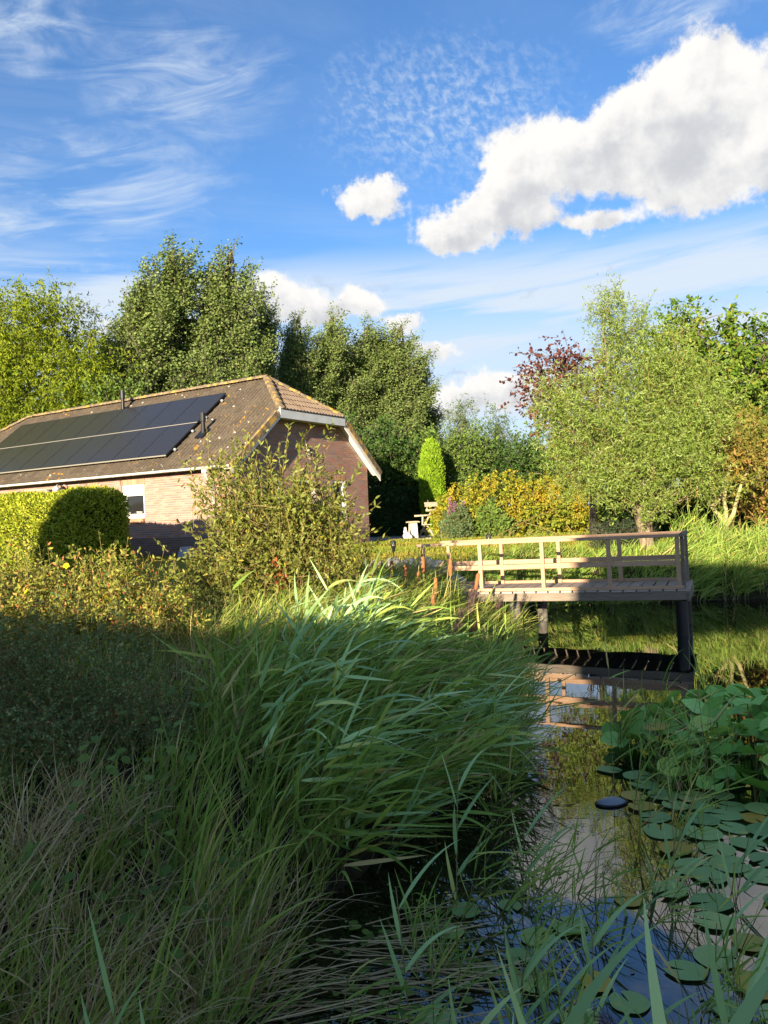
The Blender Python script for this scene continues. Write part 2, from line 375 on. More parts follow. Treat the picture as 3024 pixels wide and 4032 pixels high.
M_reedblue = leafmat('blue_green_reed_leaf', [(0, (0.239, 0.412, 0.149)), (.6, (0.383, 0.587, 0.235)), (.9, (0.574, 0.793, 0.341)), (1, (0.701, 0.705, 0.17))], .22, .42, .4)
M_bank = leafmat('bank_grass_leaf', [(0, (0.158, 0.23, 0.037)), (.5, (0.302, 0.4, 0.067)), (.8, (0.423, 0.496, 0.097)), (1, (0.702, 0.556, 0.266))], .25, .5, .15)
M_reedlit = leafmat('sunlit_toned_reed_leaf', [(0, (0.103, 0.161, 0.023)), (.5, (0.196, 0.253, 0.04)), (.85, (0.31, 0.333, 0.069)), (1, (0.506, 0.391, 0.161))], .28)  # lit copy of the reed leaf, sunlit yellow-green put into its colour
M_dry = leafmat('dry_stem', G3((0.286, 0.209, 0.099), (0.462, 0.352, 0.176), (0.66, 0.528, 0.286)), .15, .7, .1)
M_lawnleaf = leafmat('lawn_blade', [(0, (0.112, 0.163, 0.019)), (.5, (0.2, 0.25, 0.025)), (.9, (0.312, 0.312, 0.037)), (1, (0.4, 0.312, 0.088))], .25, patch_scale=0.35,
                     patch_cols=G3((0.188, 0.188, 0.025), (0.275, 0.237, 0.037), (0.35, 0.25, 0.062)))
M_purple = leafmat('purple_flower', G3((.20, .08, .15), (.30, .13, .22), (.36, .18, .24)), .2)
M_plume = leafmat('reed_plume', G3((0.06, 0.031, 0.037), (0.119, 0.06, 0.068), (0.204, 0.119, 0.111)), .1)
M_flower = mat('yellow_petal', (.75, .55, .01), .5)
M_berry = mat('red_berry', (.42, .06, .02), .4)
M_bark = noisemat('bark', [(.3, (.05, .04, .03)), (.7, (.16, .13, .10))], 9, stretch=(1, 1, .25), bstr=.8, bdist=.03)
M_barkpale = noisemat('pale_bark', [(.3, (.22, .20, .08)), (.7, (.46, .40, .20))], 7, bstr=.4, bdist=.01)
M_willowbark = noisemat('willow_bark', [(.35, (.07, .05, .03)), (.5, (.20, .15, .10)), (.7, (.36, .28, .20))], 12, stretch=(1, 1, .3), bstr=1.0, bdist=.04)
M_twig = noisemat('twig', [(.3, (.12, .085, .03)), (.7, (.27, .20, .07))], 20, bstr=0)
M_white = noisemat('white_paint', [(.3, (.70, .69, .66)), (.7, (.80, .79, .76))], 2.5, rough=.45, spec=.4, bstr=0)
M_zinc = noisemat('zinc_sheet', [(.3, (.42, .44, .46)), (.7, (.56, .58, .60))], 2.5, rough=.5, spec=.4, bstr=.05)
M_gutter = noisemat('pale_gutter', [(.35, (.52, .50, .47)), (.6, (.70, .68, .64))], 4, rough=.55, bstr=.1, stretch=(.3, 1, 1))
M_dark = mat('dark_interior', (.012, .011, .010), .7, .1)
M_black = mat('black_plastic', (.012, .012, .014), .38, .4)
M_glass = mat('window_glass', (.018, .018, .018), .06, .5)
M_mud = noisemat('mud', [(.3, (.014, .012, .008)), (.7, (.045, .036, .022))], 6, bstr=.5, bdist=.05)
M_stone = noisemat('pale_stone', [(.3, (.22, .20, .17)), (.55, (.42, .39, .33)), (.75, (.55, .52, .46))], 5, bstr=.9, bdist=.04)
M_log = noisemat('barked_log_wood', [(.3, (.30, .23, .15)), (.7, (.55, .46, .33))], 8, stretch=(1, 1, .3), bstr=.4, bdist=.01)
M_wood = woodmat('jetty_wood', (.42, .25, .15), (.58, .385, .245))
M_deck = woodmat('deck_wood', (.36, .28, .225), (.52, .42, .35))
M_beam = woodmat('dark_shaded_beam', (.15, .12, .09), (.27, .22, .17))  # dark grey-brown beam, with shade under the plank ends put into the colour
M_patio = noisemat('paving_grey', [(.3, (.16, .15, .145)), (.7, (.27, .26, .25))], 8, bstr=.3)

# ------------------------------------------------------------------ ground, lawn and pond
POND = np.array([(-1.25, 1.6), (-1.0, 2.6), (-0.75, 3.35), (-0.25, 4.0), (0.25, 4.9), (0.62, 6.0), (0.95, 7.4), (1.2, 9.0), (1.35, 10.4), (1.3, 11.6), (1.2, 12.7),
                 (1.45, 13.9), (1.9, 15.0), (3.0, 15.7), (4.6, 15.9), (6.3, 15.7), (8.0, 15.6), (10.0, 15.9), (13, 15.0), (16, 12.5), (17, 8), (14, 3), (9, 0.8), (4, 0.4), (1.4, 0.9), (0.3, 1.2)])
def pond_sd(x, y):
    """signed distance to the shore: negative on the water"""
    P = POND; Q = np.roll(P, -1, axis=0)
    shp = x.shape; X = np.stack([x.ravel(), y.ravel()], 1)
    d2 = np.full(len(X), 1e9); ins = np.zeros(len(X), bool)
    for a, b in zip(P, Q):
        ab = b - a; t = np.clip(((X - a) @ ab) / (ab @ ab), 0, 1); e = X - a - t[:, None] * ab
        d2 = np.minimum(d2, (e * e).sum(1))
        c = ((a[1] > X[:, 1]) != (b[1] > X[:, 1])); xx = a[0] + (X[:, 1] - a[1]) / (b[1] - a[1] + 1e-12) * (b[0] - a[0])
        ins ^= c & (X[:, 0] < xx)
    d = np.sqrt(d2); return np.where(ins, -d, d).reshape(shp)
def ground_z(x, y):
    x = np.asarray(x, float); y = np.asarray(y, float); d = pond_sd(x, y)
    land = np.interp(y, [-5, 2, 6, 9, 12.5, 16, 20], [0.5, 0.42, 0.62, 0.75, 0.85, 1.0, 1.08])
    wide = np.interp(y, [0, 3, 9, 12, 14], [0.9, 1.0, 1.5, 1.2, 1.0])
    up = np.clip(d / wide, 0, 1); up = up * up * (3 - 2 * up)
    wob = 0.03 * np.sin(x * 1.7 + y * 0.6) * np.cos(y * 1.3 - x * 0.4)
    return np.where(d > 0, -0.03 + (land + 0.03) * up + wob * up, np.maximum(-0.03 + d * 0.55, -0.75))
def axis_vals(a, b, step, lo, hi):
    v = list(np.arange(a, b, step)); s = step; x = b
    while x < hi: v.append(x); s *= 1.35; x += s
    v.append(hi); s = step; x = a - step; left = []
    while x > lo: left.append(x); s *= 1.35; x -= s
    left.append(lo); return np.array(left[::-1] + v)
gx = axis_vals(-16, 18, .3, -1500, 1500); gy = axis_vals(-8, 40, .3, -1500, 2500)
XX, YY = np.meshgrid(gx, gy); ZZ = ground_z(XX, YY)
nx, ny = len(gx), len(gy)
idx = np.arange(nx * ny).reshape(ny, nx)
F = np.stack([idx[:-1, :-1], idx[:-1, 1:], idx[1:, 1:], idx[1:, :-1]], -1).reshape(-1, 4)
M_ground = mat('ground_grass', rough=.95, spec=.1); t = M_ground.node_tree
co = coords(t); n1 = NOISE(t, co, 0.7, 5, .6); n2 = NOISE(t, co, 14, 4, .6)
lawn = ramp(t, M2(t, 'ADD', M2(t, 'MULTIPLY', n1, .65), M2(t, 'MULTIPLY', n2, .35)), [(.32, (.085, .115, .014)), (.5, (.14, .165, .02)), (.66, (.20, .175, .035))])
sx = N(t, 'ShaderNodeSeparateXYZ'); LK(t, co, sx.inputs[0])
wet = SMOOTH(t, M2(t, 'ADD', sx.outputs[2], M2(t, 'MULTIPLY', n1, .25)), 0.72, 1.02)
LK(t, MIXC(t, wet, ramp(t, n2, [(.3, (.016, .014, .008)), (.7, (.05, .042, .022))]), lawn), bsdf(M_ground).inputs['Base Color'])
bump(M_ground, n2, .6, .05)
ground = tag(obj('ground', mesh('ground', np.stack([XX, YY, ZZ], -1).reshape(-1, 3), F, M_ground, smooth=True)), kind='structure')

M_water = mat('pond_water', (.006, .0075, .005), .015, .5); t = M_water.node_tree
bsdf(M_water).inputs['IOR'].default_value = 2.05
mp = N(t, 'ShaderNodeMapping'); LK(t, coords(t), mp.inputs[0]); mp.inputs['Scale'].default_value = (1, 2.2, 1)
n1 = NOISE(t, mp.outputs[0], 3.0, 3, .5); n2 = NOISE(t, mp.outputs[0], 0.5, 2, .5)
bump(M_water, M2(t, 'MULTIPLY', n1, SMOOTH(t, n2, .45, .68, .10, 1.0)), .022, .05)
tag(obj('pond_water', mesh('pond_water', [(-2.5, -.5, 0), (18.5, -.5, 0), (18.5, 17, 0), (-2.5, 17, 0)], [[0, 1, 2, 3]], M_water)), kind='structure')

# ------------------------------------------------------------------ the brick house
HX, HY, HZ = -3.96, 20.0, 1.06
HR = math.atan2(-0.534, 0.845)
LEN, DEP = 15.3, 6.46
house = thing('brick_house', 'low red brick house with lichened tile roof behind the clipped hedge', 'house', (HX, HY, HZ), HR)
EAVE = 3.45 - HZ; RIDGE = 6.33 - HZ; OV = 0.30
SL = (RIDGE - EAVE) / (DEP / 2 + OV)            # rise per metre of run
SLN = math.hypot(1, SL)
HIPZ = 5.11 - HZ
def roof_z(y): return EAVE + SL * (y + OV if y <= DEP / 2 else DEP + OV - y)
# brick colours
def brickmat(name, stops):
    m = mat(name, rough=.9, spec=.15); t = m.node_tree
    c = ramp(t, island_rand(t), stops, 'LINEAR'); n = NOISE(t, coords(t), 60, 4, .6)
    c = MIXC(t, 0.25, c, MIXC(t, n, (.10, .06, .05), (.52, .34, .26)))
    LK(t, c, bsdf(m).inputs['Base Color']); bump(m, n, .5, .006); return m
M_brick = brickmat('red_brick', [(0, (.40, .145, .105)), (.18, (.33, .165, .13)), (.34, (.44, .25, .19)), (.5, (.25, .15, .13)), (.64, (.23, .17, .16)), (.76, (.39, .205, .155)), (.88, (.30, .225, .20)), (1, (.43, .16, .115))])
M_plinth = brickmat('plinth_brick', [(0, (.10, .055, .05)), (.5, (.15, .09, .08)), (.8, (.20, .12, .10)), (1, (.12, .09, .09))])
M_mortar = noisemat('pale_mortar', [(.3, (.31, .27, .235)), (.7, (.40, .35, .30))], 20, rough=.95, bstr=.3, bdist=.005)
M_mortar2 = noisemat('grey_mortar', [(.3, (.20, .18, .16)), (.7, (.29, .26, .23))], 20, rough=.95, bstr=.3, bdist=.005)
PL = 0.53
# openings: (x0, x1, z0, z1) on the front, (y0, y1, z0, z1) on the gable; heights above the base
FW = [(-4.27, -3.31, 2.20 - HZ, 3.15 - HZ), (-5.84, -5.33, 2.20 - HZ, 3.16 - HZ), (-6.95, -6.18, 0.12, 3.13 - HZ), (-9.06, -8.02, 1.75 - HZ, 3.06 - HZ), (-12.4, -11.3, 1.75 - HZ, 3.1 - HZ)]
GW = [(1.30, 2.05, 1.83 - HZ, 3.15 - HZ), (2.86, 3.61, 1.83 - HZ, 3.15 - HZ), (4.50, 5.17, 1.83 - HZ, 3.15 - HZ)]
# mortar core of the walls, built round the openings
def wall_core(name, length, top, holes, axis):
    A = Acc(); us = sorted({0.0, length, *[h[0] for h in holes], *[h[1] for h in holes]})
    for a, b in zip(us[:-1], us[1:]):
        hs = [h for h in holes if h[0] < (a + b) / 2 < h[1]]
        spans = [(0.0, top)] if not hs else [(0.0, hs[0][2]), (hs[0][3], top)]
        for z0, z1 in spans:
            for q0, q1, mi in ((z0, min(z1, PL), 1), (max(z0, PL), z1, 0)):
                if q1 - q0 < 1e-4: continue
                if axis == 'x': A.add(*box((a, 0.0, q0), (b, 0.22, q1)), mi=mi)
                else: A.add(*box((-0.22, a, q0), (0.0, b, q1)), mi=mi)
    return A
fh = [(h[0] + LEN, h[1] + LEN, h[2], h[3]) for h in FW]
A = wall_core('w', LEN, EAVE + .02, fh, 'x'); A.V = [v - np.array([LEN, 0, 0]) for v in A.V]
wall_f = obj('front_wall', A.mesh('front_wall', [M_mortar, M_mortar2]), house)
A = wall_core('w', DEP, EAVE, GW, 'y')
ytop = [(0.0, EAVE), (DEP, EAVE), (DEP - (HIPZ - EAVE) / SL + OV * 0, roof_z(DEP - 1.72) - .05), (1.72, roof_z(1.72) - .05)]
pent = [(0.001, EAVE), (DEP - .001, EAVE), (DEP - .001, roof_z(DEP) - .07), (DEP - 1.8, roof_z(DEP - 1.8) - .07), (1.8, roof_z(1.8) - .07), (0.001, roof_z(0) - .07)]
V = np.array([(0.0, y, z) for y, z in pent] + [(-.22, y, z) for y, z in pent])
Fq = [[0, 1, 2, 3], [0, 3, 4, 5]] + [[9, 8, 7, 6], [11, 10, 9, 6]] + [[i, i + 6, (i + 1) % 6 + 6, (i + 1) % 6] for i in range(6)]
A.add(V, np.array(Fq))
A.V[-1] = V
wall_g = obj('gable_wall', A.mesh('gable_wall', [M_mortar, M_mortar2]), house)
A = Acc().add(*box((-LEN, DEP - .22, 0), (-.221, DEP, EAVE))).add(*box((-LEN, .221, 0), (-LEN + .22, DEP - .221, EAVE)))
obj('rear_walls', A.mesh('rear_walls', M_brick), house)
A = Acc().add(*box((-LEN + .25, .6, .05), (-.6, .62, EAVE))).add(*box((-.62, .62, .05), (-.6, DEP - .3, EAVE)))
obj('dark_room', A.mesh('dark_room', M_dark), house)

# bricks in running bond, standing 4 mm proud of the joints
BL, BH, GAP, PR = .21, .0505, .012, .005
def courses(length, zfun, holes):
    out = []; nrow = int(zfun(length / 2) // (BH + GAP)) + 8
    for r in range(nrow):
        z0 = .008 + r * (BH + GAP); z1 = z0 + BH; u = -((r % 2) * (BL + .011) / 2) - ((r * 7919 % 3) * .0)
        while u < length:
            a, b = max(u, 0.0), min(u + BL, length); u += BL + .011
            if b - a < .03: continue
            if z1 > min(zfun(a), zfun(b)): continue
            segs = [(a, b)]
            for h0, h1, hz0, hz1 in holes:
                if z1 > hz0 - .0 and z0 < hz1:
                    ns = []
                    for s0, s1 in segs:
                        if s1 <= h0 or s0 >= h1: ns.append((s0, s1)); continue
                        if s0 < h0 - .02: ns.append((s0, h0))
                        if s1 > h1 + .02: ns.append((h1, s1))
                    segs = ns
            for s0, s1 in segs: out.append((s0, s1, z0, z1))
    return out
fb = courses(LEN, lambda u: EAVE - .02, [(h[0], h[1], h[2] - (.13 if h[2] > .5 else 0), h[3] + .165) for h in fh])
fb = [(a - LEN, b - LEN, z0, z1) for a, b, z0, z1 in fb]
gz = lambda u: roof_z(min(max(u, 0.0), DEP)) - .10 if (u < 1.8 or u > DEP - 1.8) else HIPZ - .12
gb = courses(DEP, gz, [(h[0], h[1], h[2] - .12, h[3] + .165) for h in GW])
full = [b for b in fb if abs((b[1] - b[0]) - BL) < 1e-3]
show = [b for b in full if b[1] < -.75 and b[0] > -3.3 and b[2] > .62]
show = sorted(show, key=lambda b: b[1], reverse=True)[:300]
showset = {(round(b[0], 4), round(b[2], 4)) for b in show}
bm_full = Acc().add(*box((0, -PR, 0), (BL, .02, BH))).mesh('brick', M_brick)
bm_pl = Acc().add(*box((0, -PR, 0), (BL, .02, BH))).mesh('brick', M_plinth)
for a, b, z0, z1 in show:
    obj('brick', bm_full if z0 > PL else bm_pl, wall_f, loc=(a, 0, z0))
def brick_stuff(name, bl, parent, gable=False):
    A = Acc()
    for mi, sel in ((0, [b for b in bl if b[2] > PL]), (1, [b for b in bl if b[2] <= PL])):
        if not sel: continue
        s = np.array(sel)
        if gable: a = np.stack([np.full(len(s), -.02), s[:, 0], s[:, 2]], 1); b = np.stack([np.full(len(s), PR), s[:, 1], s[:, 3]], 1)
        else: a = np.stack([s[:, 0], np.full(len(s), -PR), s[:, 2]], 1); b = np.stack([s[:, 1], np.full(len(s), .02), s[:, 3]], 1)
        A.add(*boxes(a, b), mi=mi)
    tag(obj(name, A.mesh(name, [M_brick, M_plinth]), parent), kind='stuff')
brick_stuff('bricks', [b for b in fb if (round(b[0], 4), round(b[2], 4)) not in showset], wall_f)
brick_stuff('bricks', gb, wall_g, True)
# soldier courses over the openings and brick sills below
M_soldier = brickmat('soldier_brick', [(0, (.42, .12, .07)), (.5, (.50, .30, .17)), (1, (.36, .14, .08))])
for holes, wall, ax in ((FW, wall_f, 'x'), (GW, wall_g, 'y')):
    for h0, h1, z0, z1 in holes:
        n = int(round((h1 - h0 + .1) / .0625)); us = h0 - .05 + np.arange(n) * (h1 - h0 + .1) / n
        A = Acc()
        for u in us:
            if ax == 'x': A.add(*box((u, -PR, z1 + .006), (u + .05, .02, z1 + .155)))
            else: A.add(*box((-.02, u, z1 + .006), (PR, u + .05, z1 + .155)))
        tag(obj('soldier_course', A.mesh('soldier_course', M_soldier), wall), kind='stuff')
        if z0 < .5: continue
        A = Acc()
        for u in us:
            u = min(max(u, h0), h1 - .052)
            if ax == 'x': V, Fb = box((u, -.075, z0 - .115), (u + .052, .10, z0 - .012)); V[:, 2] += np.where(V[:, 1] < 0, -.022, .0)
            else: V, Fb = box((-.10, u, z0 - .115), (.075, u + .052, z0 - .012)); V[:, 2] += np.where(V[:, 0] > 0, -.022, .0)
            A.add(V, Fb)
        tag(obj('brick_sill', A.mesh('brick_sill', M_soldier), wall), kind='stuff')

# windows: white frame set back in the wall, glass, shutter box on the nearest one
def ring(A, u0, u1, z0, z1, w, d0, d1, ax):
    for a, b in (((u0, z0), (u1, z0 + w)), ((u0, z1 - w), (u1, z1)), ((u0, z0 + w), (u0 + w, z1 - w)), ((u1 - w, z0 + w), (u1, z1 - w))):
        if ax == 'x': A.add(*box((a[0], d0, a[1]), (b[0], d1, b[1])))
        else: A.add(*box((-d1, a[0], a[1]), (-d0, b[0], b[1])))
for i, (h0, h1, z0, z1) in enumerate(FW):
    A = Acc(); ring(A, h0, h1, z0, z1, .065, .05, .13, 'x'); ring(A, h0 + .066, h1 - .066, z0 + .066, z1 - .066, .05, .07, .125, 'x')
    fr = obj('door_frame' if i == 2 else 'window_frame', A.mesh('window_frame', M_white), house)
    boxobj('pane', (h0 + .117, .10, z0 + .117), (h1 - .117, .108, z1 - .117), M_glass, fr)
    if i == 0:
        boxobj('shutter_box', (h0 + .03, .012, z1 - .20), (h1 - .005, .049, z1 - .004), M_white, fr, .006)
        boxobj('shutter', (h0 + .09, .052, z1 - .31), (h1 - .07, .068, z1 - .205), M_white, fr)
        boxobj('sill', (h0 - .01, -.03, z0 - .008), (h1 + .01, .049, z0 + .075), M_white, fr, .006)
for h0, h1, z0, z1 in GW:
    A = Acc(); ring(A, h0, h1, z0, z1, .075, .02, .12, 'y')
    fr = obj('window_frame', A.mesh('window_frame', M_white), house)
    boxobj('pane', (-.095, h0 + .076, z0 + .076), (-.088, h1 - .076, z1 - .076), M_glass, fr)
for x in (-4.05, -3.55):
    p = obj('flower_pot', Acc().add(*lathe([(0, 0), (.055, 0), (.085, .085), (.092, .085), (.092, .10), (.075, .10), (.07, .08), (0, .08)], 14)).mesh('flower_pot', M_white, True))
    w_ = Matrix.Translation((HX, HY, HZ)) @ Matrix.Rotation(HR, 4, 'Z') @ Vector((x, .02, FW[0][2] + .0755))
    p.location = w_
    tag(p, 'small white flower pot on the window sill, ' + ('left of the two' if x < -4 else 'right of the two'), 'flower pot', 'pots on the window sill')

# roof: deck, tiles, hip caps
M_tile = mat('roof_tile', rough=.9, spec=.12); t = M_tile.node_tree
gpos = N(t, 'ShaderNodeNewGeometry').outputs['Position']
c = ramp(t, island_rand(t), [(0, (.080, .062, .045)), (.5, (.115, .09, .064)), (1, (.15, .118, .086))])
n1 = NOISE(t, gpos, 16, 6, .65); c = MIXC(t, .5, c, ramp(t, n1, [(.3, (.045, .036, .027)), (.7, (.18, .148, .112))]), 'MIX')
n2 = NOISE(t, gpos, 7.5, 3, .5, .3); n3 = NOISE(t, gpos, 0.9, 2, .5)
li = M2(t, 'MULTIPLY', SMOOTH(t, n2, .61, .68, 0, .85), SMOOTH(t, n3, .42, .62))
c = MIXC(t, li, c, MIXC(t, NOISE(t, gpos, 25, 3), (.46, .20, .02), (.60, .34, .05)))
vo = N(t, 'ShaderNodeTexVoronoi'); LK(t, gpos, vo.inputs['Vector']); vo.inputs['Scale'].default_value = 3.2
c = MIXC(t, SMOOTH(t, vo.outputs['Distance'], .13, .09), c, (.50, .49, .42))
LK(t, c, bsdf(M_tile).inputs['Base Color']); bump(M_tile, n1, .5, .012)
M_tileplain = mat('roof_tile_plain', rough=.9, spec=.12); t = M_tileplain.node_tree  # plainer tile without lichen, for the hip and roof deck
gpos = N(t, 'ShaderNodeNewGeometry').outputs['Position']
c = ramp(t, island_rand(t), [(0, (.15, .105, .075)), (1, (.22, .16, .115))]); n1 = NOISE(t, gpos, 14, 5, .6)
LK(t, MIXC(t, .4, c, ramp(t, n1, [(.3, (.08, .06, .045)), (.7, (.26, .20, .15))])), bsdf(M_tileplain).inputs['Base Color']); bump(M_tileplain, n1, .4, .01)
M_ridge = mat('ridge_tile', rough=.9, spec=.12); t = M_ridge.node_tree
gpos = N(t, 'ShaderNodeNewGeometry').outputs['Position']; n1 = NOISE(t, gpos, 9, 4, .6); n2 = NOISE(t, gpos, 5, 3, .5)
LK(t, MIXC(t, SMOOTH(t, n2, .52, .62, 0, .8), ramp(t, n1, [(.3, (.10, .08, .05)), (.7, (.26, .20, .13))]), MIXC(t, n1, (.42, .20, .03), (.58, .36, .08))), bsdf(M_ridge).inputs['Base Color']); bump(M_ridge, n1, .6, .015)

GO = .35                                             # overhang beyond the gable
YR = DEP / 2
HIPY = (HIPZ - EAVE) / SL - OV                       # y where the hip meets the front slope
RX = -(1.41 + .0)                                    # ridge end
x_l = -LEN - GO
def plane_z(y, off=0): return roof_z(y) + off
dk = -.055
V = np.array([(GO, -OV, EAVE + dk), (GO, HIPY, HIPZ + dk), (RX, YR, RIDGE + dk), (x_l + GO + 1.76, YR, RIDGE + dk), (x_l, HIPY, HIPZ + dk), (x_l, -OV, EAVE + dk),
              (GO, DEP + OV, EAVE + dk), (GO, DEP - HIPY, HIPZ + dk), (x_l, DEP - HIPY, HIPZ + dk), (x_l, DEP + OV, EAVE + dk)])
Fd = [[0, 1, 2], [0, 2, 3], [0, 3, 5], [3, 4, 5], [1, 7, 2], [7, 6, 9], [7, 9, 3], [7, 3, 2], [3, 9, 8], [4, 3, 8]]
roof = obj('roof', mesh('roof', V, Fd, M_tileplain), house)
# one tile: two waves across, a lip at the lower end. local x across, y up the slope, z out
TW, TE = .30, .335
prof_x = np.linspace(0, TW, 15); prof_z = .046 * (.5 + .5 * np.tanh(-2.6 * np.cos(prof_x / TW * 4 * math.pi + .5)))
def tile_geo():
    k = len(prof_x); L = TE + .07
    lo = np.stack([prof_x, np.zeros(k), prof_z + .030], 1); hi = np.stack([prof_x, np.full(k, L), prof_z + .004], 1)
    lip = np.stack([prof_x, np.zeros(k), prof_z * .6 + .002], 1)
    V = np.concatenate([lo, hi, lip]); F = [[i, i + 1, k + i + 1, k + i] for i in range(k - 1)] + [[2 * k + i, 2 * k + i + 1, i + 1, i] for i in range(k - 1)]
    return V, np.array(F)
TV, TF = tile_geo()
slope_a = math.atan(SL)
def slope_frame(x, s):                               # point on the front slope, s metres up from the eave
    return np.array([x, -OV + s / SLN, EAVE + s * SL / SLN])
ex = np.array([1.0, 0, 0]); ey = np.array([0, 1 / SLN, SL / SLN]); ez = np.array([0, -SL / SLN, 1 / SLN])
SMAX = (YR + OV) * SLN; S_HIP = (HIPY + OV) * SLN
tm = Acc().add(TV, TF).mesh('tile', M_tile)
tiles = []
ncol = int((GO - x_l) / TW) + 1
for r in range(int(SMAX / TE) + 1):
    for cidx in range(ncol):
        x0 = GO - .02 - (cidx + 1) * TW; s0 = -.05 + r * TE
        if s0 + .10 > SMAX: continue
        tiles.append((x0, s0))
def edge_x(s):                                       # right edge of the front slope at height s
    return GO if s <= S_HIP else GO + (RX - GO) * (s - S_HIP) / (SMAX - S_HIP)
whole = [q for q in tiles if q[0] + TW < edge_x(q[1] + TE + .07) - .0 and q[1] + TE < SMAX]
PANEL = (-12.93 - 0, -2.45, .55, 3.78)               # the solar panels cover this stretch
free = [q for q in whole if not (PANEL[0] < q[0] and q[0] + TW < PANEL[1] and PANEL[2] < q[1] < PANEL[3] - TE)]
free = sorted(free, key=lambda q: -q[0])[:300]; fs = {q for q in free}
rotm = Matrix(((ex[0], ey[0], ez[0]), (ex[1], ey[1], ez[1]), (ex[2], ey[2], ez[2]))).to_euler()
for x0, s0 in free:
    p = slope_frame(x0, s0) + ez * (-.045)
    obj('tile', tm, roof, loc=p, rot=rotm)
import bmesh
def cut_mesh(me, planes):
    bm = bmesh.new(); bm.from_mesh(me)
    for co_, no_ in planes:
        bmesh.ops.bisect_plane(bm, geom=list(bm.verts) + list(bm.edges) + list(bm.faces), plane_co=co_, plane_no=no_, clear_outer=True)
    bm.to_mesh(me); bm.free(); return me
A = Acc()
for q in tiles:
    if q in fs: continue
    p = slope_frame(*q) - ez * .045
    A.add(p + TV[:, :1] * ex + TV[:, 1:2] * ey + TV[:, 2:3] * ez, TF)
hipdir = np.array([RX - GO, YR - HIPY, 0.0]); hn = np.array([-hipdir[1], hipdir[0], 0]); hn = -hn / np.linalg.norm(hn)
hipL = np.array([GO + 1.76 - 0, YR - HIPY, 0.0]); hnl = np.array([-hipL[1], hipL[0], 0]); hnl = hnl / np.linalg.norm(hnl)
me = cut_mesh(A.mesh('tiles', M_tile), [((GO, HIPY, 0), tuple(-hn if np.dot(hn, (-1, 0, 0)) > 0 else hn)), ((x_l, HIPY, 0), tuple(hnl)), ((0, YR, 0), (0, 1, 0))])
tag(obj('tiles', me, roof), kind='stuff')
# tiles of the small hip over the gable
hs = (RIDGE - HIPZ) / (GO - RX); hl = math.hypot(1, hs)
hx = np.array([0, 1.0, 0]); hy_ = np.array([-1 / hl, 0, hs / hl]); hz_ = np.array([hs / hl, 0, 1 / hl])
A = Acc(); HL = (GO - RX) * hl; nr = 6; te = HL / nr
for r in range(nr):
    for k in range(13):
        o_ = np.array([GO, HIPY - .3 + k * TW, HIPZ]) + hy_ * (r * te - .06) - hz_ * .045
        V = TV.copy(); V[:, 1] *= te / TE
        A.add(o_ + V[:, :1] * hx + V[:, 1:2] * hy_ + V[:, 2:3] * hz_, TF)
d1 = np.array([RX - GO, YR - HIPY, 0]); n1_ = np.array([d1[1], -d1[0], 0.0]); n1_ /= np.linalg.norm(n1_)
if n1_[1] > 0: n1_ = -n1_
n2_ = n1_ * np.array([1, -1, 1])
me = cut_mesh(A.mesh('tiles', M_tileplain), [((GO, HIPY, 0), tuple(n1_)), ((GO, DEP - HIPY, 0), tuple(n2_))])
tag(obj('tiles', me, roof), kind='stuff')
# half-round caps on ridge and hips
def caps(a, b, name='ridge_cap', step=.36):
    a = np.array(a, float); b = np.array(b, float); L = np.linalg.norm(b - a); n = max(2, int(L / step)); d = (b - a) / L
    s = norm(np.cross(d, np.array([0, 0, 1.0]))); u = np.cross(s, d); V = []; ang_ = np.linspace(-.1, math.pi + .1, 8)
    for t_, r_ in ((0.0, .125), (L / n + .03, .105)):
        V.append(np.stack([math.cos(q) * r_ * s + (math.sin(q) * r_ * .8 - .02) * u + d * t_ for q in ang_]))
    k = len(ang_); V = np.concatenate(V); Fc = [[i, i + 1, k + i + 1, k + i] for i in range(k - 1)]
    Fc += [[0, i, i + 1, i + 1] for i in range(1, k - 1)]
    Fc = np.array([[f[0], f[1], f[2]] for f in Fc[:k - 1]] + [[f[0], f[2], f[3]] for f in Fc[:k - 1]] + [[f[0], f[1], f[2]] for f in Fc[k - 1:]])
    me = mesh(name, V, Fc, M_ridge, smooth=False)
    for i in range(n): obj(name, me, roof, loc=a + d * (L / n) * i)
caps((GO - .02, HIPY, HIPZ + .0), (RX, YR, RIDGE + .03))
caps((GO - .02, DEP - HIPY, HIPZ + .0), (RX, YR, RIDGE + .03))
caps((x_l + GO + 1.76, YR, RIDGE + .03), (RX + .05, YR, RIDGE + .04))
caps((x_l, HIPY, HIPZ), (x_l + GO + 1.76, YR, RIDGE + .03))
# fascia: zinc under the hip, white barge boards down the sides
def prism(pts, x0, x1):
    n = len(pts); V = np.array([(x0, y, z) for y, z in pts] + [(x1, y, z) for y, z in pts])
    F = [[0, i, i + 1] for i in range(1, n - 1)] + [[n, n + i + 1, n + i] for i in range(1, n - 1)]
    for i in range(n): j = (i + 1) % n; F += [[i, i + n, j + n], [i, j + n, j]]
    return V, np.array(F)
def barge(y0, y1, name):
    z0, z1 = roof_z(y0), roof_z(y1); dz = .27
    V, F = prism([(y0, z0 - .03), (y1, z1 - .03), (y1, z1 - .03 - dz), (y0, z0 - .03 - dz)], GO - .045, GO - .018)
    obj(name, mesh(name, V, F, M_white), house)
    V, F = prism([(y0, z0 - .085), (y1, z1 - .085), (y1, z1 - .105), (y0, z0 - .105)], .02, GO - .046)
    obj('soffit', mesh('soffit', V, F, M_white), house)
barge(-OV, HIPY - .02, 'barge_board'); barge(DEP - HIPY + .02, DEP + OV, 'barge_board')
boxobj('hip_fascia', (GO - .02, HIPY - .06, HIPZ - .30), (GO + .02, DEP - HIPY + .06, HIPZ + .005), M_zinc, house, .004)
